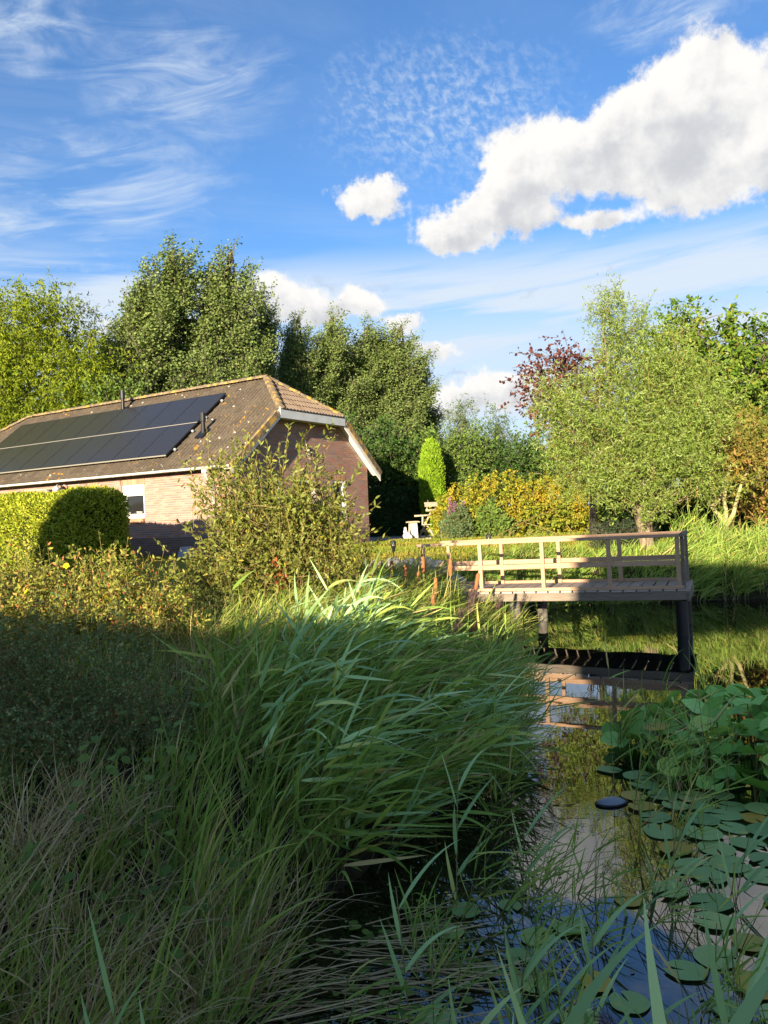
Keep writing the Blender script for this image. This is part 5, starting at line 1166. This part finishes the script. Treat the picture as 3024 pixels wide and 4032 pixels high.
# far shore
reed_bed('reed_bed', 'tall reeds on the far shore right of the jetty', zone(560, [(5.0, 15.6), (9.8, 15.6), (10.2, 16.8), (6.6, 16.9), (5.5, 16.3)], rng), (.30, .80), (.2, 0), 8, .36, .016, M_reed, 88, S=5, stemr=.006)
reed_bed('reed_bed', 'reeds on the far shore seen under and through the jetty', zone(360, [(1.6, 15.0), (3.0, 15.55), (5.4, 15.7), (5.5, 16.5), (3.0, 16.6), (1.8, 15.9)], rng), (.25, .50), (.2, 0), 8, .30, .014, M_reed, 89, S=5, stemr=.005)
reed_bed('reed_bed', 'yellow-toned reeds on the far shore behind the jetty rails', zone(120, [(2.2, 15.6), (4.0, 15.9), (3.8, 16.9), (2.4, 16.6)], rng), (.30, .55), (.1, 0), 7, .30, .013, M_reedlit, 90, S=5, stemr=.005)
# rank grass of the near bank, left
def grass_bed(name, label, pts, h, w, lean, m, seed, spread=.35, S=5, bend=(.06, 0, -.12), zoff=0):
    rng = np.random.default_rng(seed); x, y = pts; n = len(x); kc = max(3, n // 22); cs = rng.integers(0, n, kc); ci_ = np.empty(n, int)
    for q in range(0, n, 2000): ci_[q:q + 2000] = np.argmin((x[q:q + 2000, None] - x[cs][None]) ** 2 + (y[q:q + 2000, None] - y[cs][None]) ** 2, 1)
    x = x + (x[cs][ci_] - x) * .45; y = y + (y[cs][ci_] - y) * .45; hf = rng.uniform(.6, 1.25, kc)[ci_] * np.where((x < -1.0) & (y > 3.0) & (y < 6.5), .62, 1.0)
    V, F = blades(x, y, ground_z(x, y) - .02 + zoff, rng.uniform(h[0], h[1], n) * hf, w * (.6 + .8 * rng.random(n)), lean, rng, S, spread, bend)
    return tag(obj(name, Acc().add(V, F).mesh(name, m)), label, 'grass', kind='stuff')
NB = [(-2.4, 2.2), (-.9, 2.4), (-.55, 3.2), (-.35, 4.0), (-.2, 5.0), (.2, 6.6), (.5, 8.6), (-2.6, 8.6), (-3.2, 5.5)]
grass_bed('bank_grass', 'long rank green grass covering the near bank at left', zone(8000, NB, rng), (.22, .55), .008, (.22, 0), M_bank, 91, .42)
grass_bed('bank_grass', 'tall upright grass blades between the dark shrub and the reeds', zone(900, [(-1.5, 3.2), (-.8, 3.3), (-.3, 4.4), (-.4, 6.5), (-1.2, 6.2)], rng), (.45, .90), .013, (.22, 0), M_reed, 92, .28)
grass_bed('bank_grass', 'upright green grass at the lower left among dry stems', zone(900, [(-2.0, 1.9), (-.9, 2.2), (-.55, 3.3), (-.8, 4.0), (-1.7, 4.0)], rng), (.30, .70), .009, (.15, 0), M_reed, 101, .35)
grass_bed('dry_grass', 'tangled dry straw-coloured stems at the lower left', zone(2300, [(-2.0, 2.0), (-.8, 2.4), (-.5, 3.4), (-.8, 4.0), (-1.8, 4.2)], rng), (.35, .80), .006, (.25, -.1), M_dry, 93, .6, bend=(.05, -.03, -.16))
grass_bed('dry_grass', 'dry stems under the reeds and at the foot of the willow bush', zone(2200, [(-2.2, 4.5), (.3, 5.0), (.9, 7.0), (.9, 9.5), (-2.2, 9.3)], rng), (.30, .70), .006, (.3, 0), M_dry, 94, .6)
grass_bed('bank_grass', 'shorter sunlit grass at the foot of the willow bush', zone(9000, [(-4.0, 8.2), (.8, 8.2), (1.0, 12.0), (-.2, 12.6), (-4.5, 10.0)], rng), (.2, .5), .008, (.15, 0), M_bank, 95)
grass_bed('bank_grass', 'long grass fringing the far shore of the pond', zone(7000, [(1.3, 14.6), (3.0, 15.7), (6.0, 15.8), (10, 15.8), (10.5, 17.0), (3.0, 16.9), (1.2, 15.6)], rng), (.12, .32), .011, (.1, 0), M_reed, 96)
grass_bed('bank_grass', 'tufts of long grass beside the land end of the jetty', zone(2500, [(-.6, 11.8), (1.1, 12.0), (1.0, 13.0), (.2, 13.6), (-1.0, 12.8)], rng), (.2, .5), .009, (.15, 0), M_reedlit, 97)
# broad leaves in the bank grass
rng = np.random.default_rng(98); n = 90; x = rng.uniform(-1.5, -.7, n); y = rng.uniform(3.0, 4.6, n); P = np.stack([x, y, ground_z(x, y) + rng.uniform(.15, .5, n)], 1)
V, F = stamp(P, norm(rv(n, rng) * (1, 1, .3)), norm(rv(n, rng) * .4 + (0, -.3, 1)), .07, .055, T_OVAL); tag(obj('broad_weeds', mesh('broad_weeds', V, F, M_green2)), 'round-leaved weeds scattered in the rank grass at left', 'weeds', kind='stuff')

# single tall reeds in front at the lower right, each with its own leaves
def near_reed(i, x, y, h, lean, nl, ll, lw, m, label, group, plume=False):
    rng = np.random.default_rng(300 + i); z0 = min(float(ground_z(np.array([x]), np.array([y]))[0]), .0) - .05
    o = thing('reed', label, 'reed', (x, y, z0), 0, group)
    t_ = np.linspace(0, 1, 10)[:, None]; e = np.array([lean[0], lean[1], h]); mid = np.array([lean[0] * .15, lean[1] * .15, h * .6]); path = 2 * t_ * (1 - t_) * mid + t_ ** 2 * e
    obj('stem', Acc().add(*tube(path, np.linspace(.0045, .002, 10), 6)).mesh('stem', M_stemg, True), o)
    for k in range(nl):
        q = .30 + .70 * (k + rng.random() * .5) / nl; p = np.array([[np.interp(q, t_[:, 0], path[:, j]) for j in range(3)]]); sd = path[-1] - path[5]; sd /= np.linalg.norm(sd)
        a = rng.normal() * .5 + (0 if k % 2 else math.pi); d = norm(np.array([[math.cos(a) * .8 + .35, math.sin(a) * .45, .7 + .6 * q]]) + sd * .5)
        V, F = ribbons(p, d, ll * rng.uniform(.7, 1.15), lw * rng.uniform(.9, 1.35), np.array([[.02, 0, -.03 - .09 * rng.random()]]), 9, rng=rng, twist=np.array([[rng.normal() * .3, -.45, 1.0]]))
        obj('leaf', Acc().add(V, F).mesh('leaf', m, True), o)
    if plume:
        n = 170; q = rng.random((n, 1)); d = norm(path[-1] - path[-3] + np.array([-.12, 0, .0])); P = path[-1] + d * q * .20 + rv(n, rng) * .034 * (1 - q * .5); V, F = stamp(P, norm(d + rv(n, rng) * .5 + (0, 0, -.3)), rv(n, rng), .05, .0028, T_DIA)
        obj('plume', mesh('plume', V, F, M_plume), o)
NG = 'tall single reeds in the near water'
NL = 'tall broad-leaved reed rising from the near water at the lower right'
rng = np.random.default_rng(75)
near = [(.60, 1.50, 1.08, (-.05, .1), 6, .60, .040), (.92, 1.55, 1.25, (.2, 0), 7, .58, .038), (.45, 1.95, 1.10, (-.1, .1), 6, .46, .026), (.80, 2.1, 1.2, (.12, .05), 7, .44, .024), (1.15, 2.0, 1.3, (.2, 0), 7, .46, .026),
        (.30, 2.3, .95, (.05, .1), 6, .40, .022), (1.05, 2.5, 1.15, (.1, .1), 6, .40, .022), (1.35, 2.3, 1.2, (.1, .1), 7, .42, .024), (.70, 2.6, 1.0, (.05, .0), 6, .36, .020), (.10, 2.6, .85, (.15, .1), 6, .36, .020)]
near.sort(key=lambda q: q[0] / q[1])
NO = ['leftmost', 'second from left', 'third from left', 'fourth from left', 'fifth from left', 'sixth from left', 'seventh from left', 'third from right', 'second from right', 'rightmost']
for i, (x, y, h, l, nl, ll, lw) in enumerate(near): near_reed(i, x, y, h, l, nl, ll, lw, M_reedblue, 'broad-leaved reed close up at the lower right, ' + NO[i] + ' of ten', NG)
slim = []
for i in range(16):
    x = rng.uniform(.0, 1.7); y = rng.uniform(2.7, 4.2); slim.append((x, y, rng.uniform(.7, 1.15), (rng.normal() * .1 + .08, .05)))
ORD = ['leftmost', 'second from left', 'third from left', 'fourth from left', 'fifth from left', 'sixth from left', 'seventh from left', 'eighth from left', 'ninth from left', 'tenth from left', 'eleventh from left', 'twelfth from left', 'thirteenth from left', 'fourteenth from left', 'second from right', 'rightmost']
slim.sort(key=lambda q: q[0] / q[1])
for i, (x, y, h, l) in enumerate(slim): near_reed(40 + i, x, y, h, l, 6, .33, .017, M_reedblue, 'slim reed in the water behind the broad-leaved ones, ' + ORD[i] + ' of its kind', 'slim reeds in the near water')
near_reed(70, .88, 2.30, 1.00, (-.12, .1), 5, .36, .02, M_reedblue, 'reed bearing a dark purple plume over the water at the lower right', None, True)
for i, (x, y, h) in enumerate(((.05, 6.4, 1.05), (.25, 7.3, 1.1), (.4, 8.4, 1.0), (.62, 8.0, 1.0), (.9, 8.2, .95), (1.0, 7.7, .95))): near_reed(80 + i, x, y, h, (.5, -.05), 6, .34, .017, M_reed, 'reed with a dark drooping plume in the shaded bed, ' + ('leftmost', 'second from left', 'third from left', 'third from right', 'second from right', 'rightmost')[i] + ' of six', 'plumed reeds in the shaded bed', True)
for i, (x, y, h) in enumerate(((-.62, 2.0, .75), (-.8, 2.1, .85), (-.95, 2.25, .9))): near_reed(95 + i, x, y, h * .85, (.1, .1), 5, .34, .015, M_reedblue, 'blue-green reed at the bottom left corner, ' + ('rightmost', 'middle', 'leftmost')[i] + ' of three', 'reeds at the bottom left corner')

# bulrushes beside the jetty
M_head = noisemat('bulrush_head', [(.3, (.24, .09, .035)), (.7, (.36, .15, .06))], 60, bstr=.4, bdist=.003)
def bulrush(i, x, y, top, lean, label, dark=False):
    rng = np.random.default_rng(400 + i); z0 = float(ground_z(np.array([x]), np.array([y]))[0]) - .03; h = top - z0
    o = thing('bulrush', label, 'bulrush', (x, y, z0), 0, 'bulrushes at the jetty'); e = np.array([lean, 0, h]); d = e / np.linalg.norm(e)
    obj('stalk', Acc().add(*tube([(0, 0, 0), e * .5, e - d * .22], .007, 6)).mesh('stalk', M_stemg, True), o)
    obj('seed_head', Acc().add(*tube([e - d * .225, e - d * .21, e - d * .10, e - d * .0, e + d * .015], [.006, .026, .029, .025, .006], 10)).mesh('seed_head', M_head, True), o)
    obj('tip', Acc().add(*tube([e + d * .015, e + d * .10], [.005, .002], 5)).mesh('tip', M_dry, True), o)
    for k in range(4):
        V, F = ribbons(np.array([[rng.normal() * .03, rng.normal() * .03, .02]]), norm(np.array([[rng.normal() * .22 + .1, rng.normal() * .15, 1.0]])), h * rng.uniform(.75, 1.15), .017, np.array([[.03, 0, -.015]]), 8, rng=rng, width=np.array([1, 1, .9, .7, .05]))
        obj('leaf', Acc().add(V, F).mesh('leaf', M_reedlit, True), o)
BR = [(.50, 10.4, 1.42, .0), (.42, 10.5, 1.20, .02), (.62, 10.2, 1.14, .03), (.58, 9.8, .96, .0), (.84, 10.5, 1.36, .04), (1.02, 10.4, 1.16, .22), (-.18, 10.3, 1.36, .0), (.06, 10.6, 1.36, .02), (.24, 10.5, 1.30, .02), (-.24, 10.6, 1.24, -.02), (.9, 9.7, .62, .2)]
bl = ['tallest bulrush beside the first post of the jetty', 'bulrush just left of the tallest one by the jetty', 'bulrush with a pale tip, in front of the tallest one', 'low bulrush head in front of the jetty end', 'bulrush leaning slightly before the jetty mid rail',
      'bulrush leaning far to the right before the jetty deck', 'leftmost tall bulrush before the lawn', 'dark bulrush left of the jetty under the garden torch', 'long-headed bulrush between the torch and the jetty', 'bulrush half hidden beside the willow bush', 'bulrush lying low over the water before the jetty']
for i, (b_, l_) in enumerate(zip(BR, bl)): bulrush(i, *b_, l_)
bulrush(20, 6.75, 16.6, 2.35, .02, 'single tall bulrush on the far shore right of the jetty'); bulrush(21, 8.9, 15.9, 1.75, .03, 'dark bulrush on the far shore near the right edge')

# ------------------------------------------------------------------ water lilies
def lilymat(name, stops, spot):
    m = leafmat(name, stops, .12, .42, .22); t = m.node_tree; b = bsdf(m); c = b.inputs['Base Color'].links[0].from_socket
    n = NOISE(t, N(t, 'ShaderNodeNewGeometry').outputs['Position'], 7, 4, .6); c2 = MIXC(t, SMOOTH(t, n, .60, .74), c, spot); LK(t, c2, b.inputs['Base Color'])
    sp_ = N(t, 'ShaderNodeSeparateXYZ'); LK(t, coords(t), sp_.inputs[0])
    vein = SMOOTH(t, M2(t, 'PINGPONG', M2(t, 'ARCTAN2', sp_.outputs[1], sp_.outputs[0]), .175), .022, .004)
    c3_ = MIXC(t, M2(t, 'MULTIPLY', vein, .35), c2, (.30, .36, .16)); LK(t, c3_, b.inputs['Base Color'])
    bump(m, M2(t, 'MULTIPLY_ADD', NOISE(t, coords(t), 9, 4, .6), .6, vein), .25, .03); return m
M_lily = lilymat('lily_leaf', [(0, (0.166, 0.365, 0.061)), (.5, (0.27, 0.545, 0.109)), (.85, (0.365, 0.654, 0.151)), (1, (0.545, 0.691, 0.137))], (0.581, 0.581, 0.083))
M_lilypale = lilymat('floating_lily_leaf', [(0, (0.203, 0.354, 0.114)), (.6, (0.303, 0.481, 0.161)), (1, (0.43, 0.555, 0.17))], (0.657, 0.555, 0.095))
M_lilyyel = lilymat('yellowed_lily_leaf', [(0, (0.442, 0.338, 0.039)), (.5, (0.585, 0.403, 0.065)), (1, (0.39, 0.338, 0.065))], (0.182, 0.221, 0.052))
def lily_mesh(seed, m, cup):
    rng = np.random.default_rng(seed); na, nr = 22, 4; V = [(0, 0, 0)]; ph = rng.random() * 6; notch = .16
    for r in range(1, nr + 1):
        for j in range(na):
            a = notch + (2 * math.pi - 2 * notch) * j / (na - 1); q = r / nr; rr = q * (1 + .05 * math.sin(2 * a + ph) + .025 * math.sin(5 * a + ph))
            V.append((rr * math.cos(a), rr * math.sin(a) * .93, cup * q * q + (.07 + .25 * cup) * q * q * math.sin(3 * a + ph) * (1 if cup > .05 else .12) + (.035 * math.sin(7 * a + ph) * q ** 3 if cup > .05 else .012 * q ** 3)))
    F = [[0, 1 + j, 2 + j] for j in range(na - 1)]
    for r in range(nr - 1):
        for j in range(na - 1): a = 1 + r * na + j; b = a + na; F += [[a, b, b + 1], [a, b + 1, a + 1]]
    return mesh('leaf', V, F, m, smooth=True)
up_me = [lily_mesh(i, M_lily, .12 + .05 * (i % 3)) for i in range(5)]; fl_me = [lily_mesh(10 + i, M_lilypale, .0) for i in range(4)]; ye_me = [lily_mesh(20 + i, M_lilyyel, .02) for i in range(2)]
rng = np.random.default_rng(77)
lc = thing('water_lily_clump', 'crowded water lily leaves standing above the pond at right', 'water lily', (3.0, 6.05, 0))
A_ = Acc(); placed = []
for k in range(4000):
    x, y = rng.uniform(-1.3, 1.5), rng.uniform(-1.25, 1.35)
    e = (x / 1.25) ** 2 + (y / 1.25) ** 2
    if e > 1 or len(placed) >= 190: continue
    z = .34 * (1 - e) ** .6 * rng.uniform(.35, 1.15) + .05; r = rng.uniform(.085, .135)
    if any((x - a) ** 2 + (y - b) ** 2 + 3 * (z - c) ** 2 < (.80 * r + .55 * d) ** 2 for a, b, c, d in placed): continue
    placed.append((x, y, z, r)); me = up_me[rng.integers(0, 5)] if rng.random() > .05 else ye_me[0]
    obj('leaf', me, lc, loc=(x, y, z), rot=(rng.normal() * .30 + .42, rng.normal() * .32, rng.random() * 6.28), scale=(r, r, r)); A_.add(*tube([(x * .9, y * .9, -.2), (x, y, z)], .006, 4, cap=False))
obj('leaf_stalks', A_.mesh('leaf_stalks', M_stemg), lc)['kind'] = 'stuff'
bud = Acc()
for k in range(6):
    a = k * 1.047; V, F = stamp(np.array([[0, 0, 0.]]), norm(np.array([[math.cos(a) * .4, math.sin(a) * .4, 1.0]])), np.array([[math.cos(a), math.sin(a), .2]]), .07, .035, T_OVAL); bud.add(V, F)
bo = obj('flower_bud', bud.mesh('flower_bud', mat('pink_bud', (.35, .16, .12), .5)), lc, loc=(-1.05, -.75, .03))
def lily_patch(name, label, cells, n, seed, yel=.12, rr=(.085, .12)):
    rng = np.random.default_rng(seed); o = thing(name, label, 'water lily', (cells[0], cells[2], 0), 0, 'floating water lilies'); pl = []
    for k in range(6000):
        if len(pl) >= n: break
        x, y = rng.uniform(0, cells[1] - cells[0]), rng.uniform(0, cells[3] - cells[2]); r = rng.uniform(*rr)
        wx, wy = x + cells[0], y + cells[2]
        if pond_sd(np.array([wx]), np.array([wy]))[0] > -.08: continue
        if ((wx - 3.0) / 1.1) ** 2 + ((wy - 6.05) / 1.1) ** 2 < 1: continue
        if any((x - a) ** 2 + (y - b) ** 2 < ((r + c) * .86) ** 2 for a, b, c in pl): continue
        pl.append((x, y, r)); me = ye_me[rng.integers(0, 2)] if rng.random() < yel else fl_me[rng.integers(0, 4)]
        obj('leaf', me, o, loc=(x, y, .006 + .004 * (len(pl) % 3)), rot=(rng.normal() * .012, rng.normal() * .012, rng.random() * 6.28), scale=(r, r, r))
lily_patch('water_lily', 'floating lily leaves in front of the raised lily clump', (1.6, 2.8, 4.15, 5.3), 40, 1)
lily_patch('water_lily', 'floating lily leaves near the bottom right corner', (1.15, 2.4, 2.75, 4.15), 26, 2, .14, (.07, .11))
lily_patch('water_lily', 'scattered lily leaves between the near reeds, bottom centre', (.05, .95, 2.75, 4.0), 14, 3, .18, (.055, .095))
lily_patch('water_lily', 'pale lily leaves left of the raised lily clump', (1.6, 2.0, 5.3, 6.2), 4, 4, .15, (.08, .11))
rng = np.random.default_rng(78); n = 170; x, y = zone(n, [(-.95, 2.75), (.1, 2.8), (.5, 3.5), (.1, 4.0), (-.6, 3.5)], rng)
A_ = Acc(); dv, df = lathe([(.001, 0), (.8, 0), (1.0, -.04)], 7)
for a, b in zip(x, y):
    r = rng.uniform(.014, .026); A_.add(dv * np.array([r, r, r]) + (a, b, max(0, float(ground_z(np.array([a]), np.array([b]))[0])) + .012 + rng.random() * .02), df)
tag(obj('pennywort', A_.mesh('pennywort', M_green2)), 'small round floating leaves on the dark water at the bottom', 'pond weed', kind='stuff')
# a dark rounded float lying in the water
fl = thing('pond_float', 'dark blue-grey rounded float lying in the water among the reeds', 'float', (1.46, 5.2, 0), .3)
part('float_body', [blob((0, 0, -.01), (.11, .075, .05), 3)], mat('dark_blue_plastic', (.20, .23, .26), .45, .4), fl); part('float_rim', [(lathe([(.10, .0), (.12, .0), (.12, .012), (.10, .014)], 20)[0] * (1, .62, 1), lathe([(.10, .0), (.12, .0), (.12, .012), (.10, .014)], 20)[1])], M_black, fl)

rng = np.random.default_rng(79); x, y = zone(900, [(-.6, 2.8), (1.5, 2.6), (2.6, 3.2), (2.4, 4.6), (1.7, 5.2), (1.35, 7.6), (1.0, 7.4), (.65, 6.0), (.3, 4.9), (-.3, 3.9)], rng)
k = pond_sd(x, y) < -.02; k &= rng.random(len(x)) < np.exp(pond_sd(x, y) * 1.2); x, y = x[k], y[k]; n = len(x); a = rng.random(n) * 6.283
P = np.stack([x, y, np.full(n, .004) + rng.random(n) * .003], 1); D = np.stack([np.cos(a), np.sin(a), np.zeros(n)], 1); sz = .012 + .03 * rng.random(n) ** 2
V, F = stamp(P, D, np.tile([[0, 0, 1.0]], (n, 1)), sz, sz * .5, T_DIA)
tag(obj('floating_litter', mesh('floating_litter', V, F, leafmat('wet_litter', [(0, (.10, .09, .03)), (.5, (.22, .20, .07)), (.8, (.16, .22, .06)), (1, (.42, .34, .14))], .1))), 'bits of fallen leaf floating on the pond near the reeds', 'leaf litter', kind='stuff')
n = 140; x, y = zone(n, [(-.9, 2.6), (.1, 2.7), (.3, 3.3), (0, 3.9), (-.7, 3.4)], rng); n = len(x); a = rng.normal(size=n) * .5; L = rng.uniform(.2, .5, n)
A0 = np.stack([x, y, np.maximum(ground_z(x, y), 0) + .01 + rng.random(n) * .03], 1); B0 = A0 + np.stack([np.cos(a) * L, np.sin(a) * L * .6, rng.normal(size=n) * .02 + .01], 1)
tag(obj('fallen_stems', Acc().add(*tubes(A0, B0, .0035, .0025, 4)).mesh('fallen_stems', M_dry)), 'dead reed stems lying flat in the shallow water at the bottom', 'dead stems', kind='stuff')
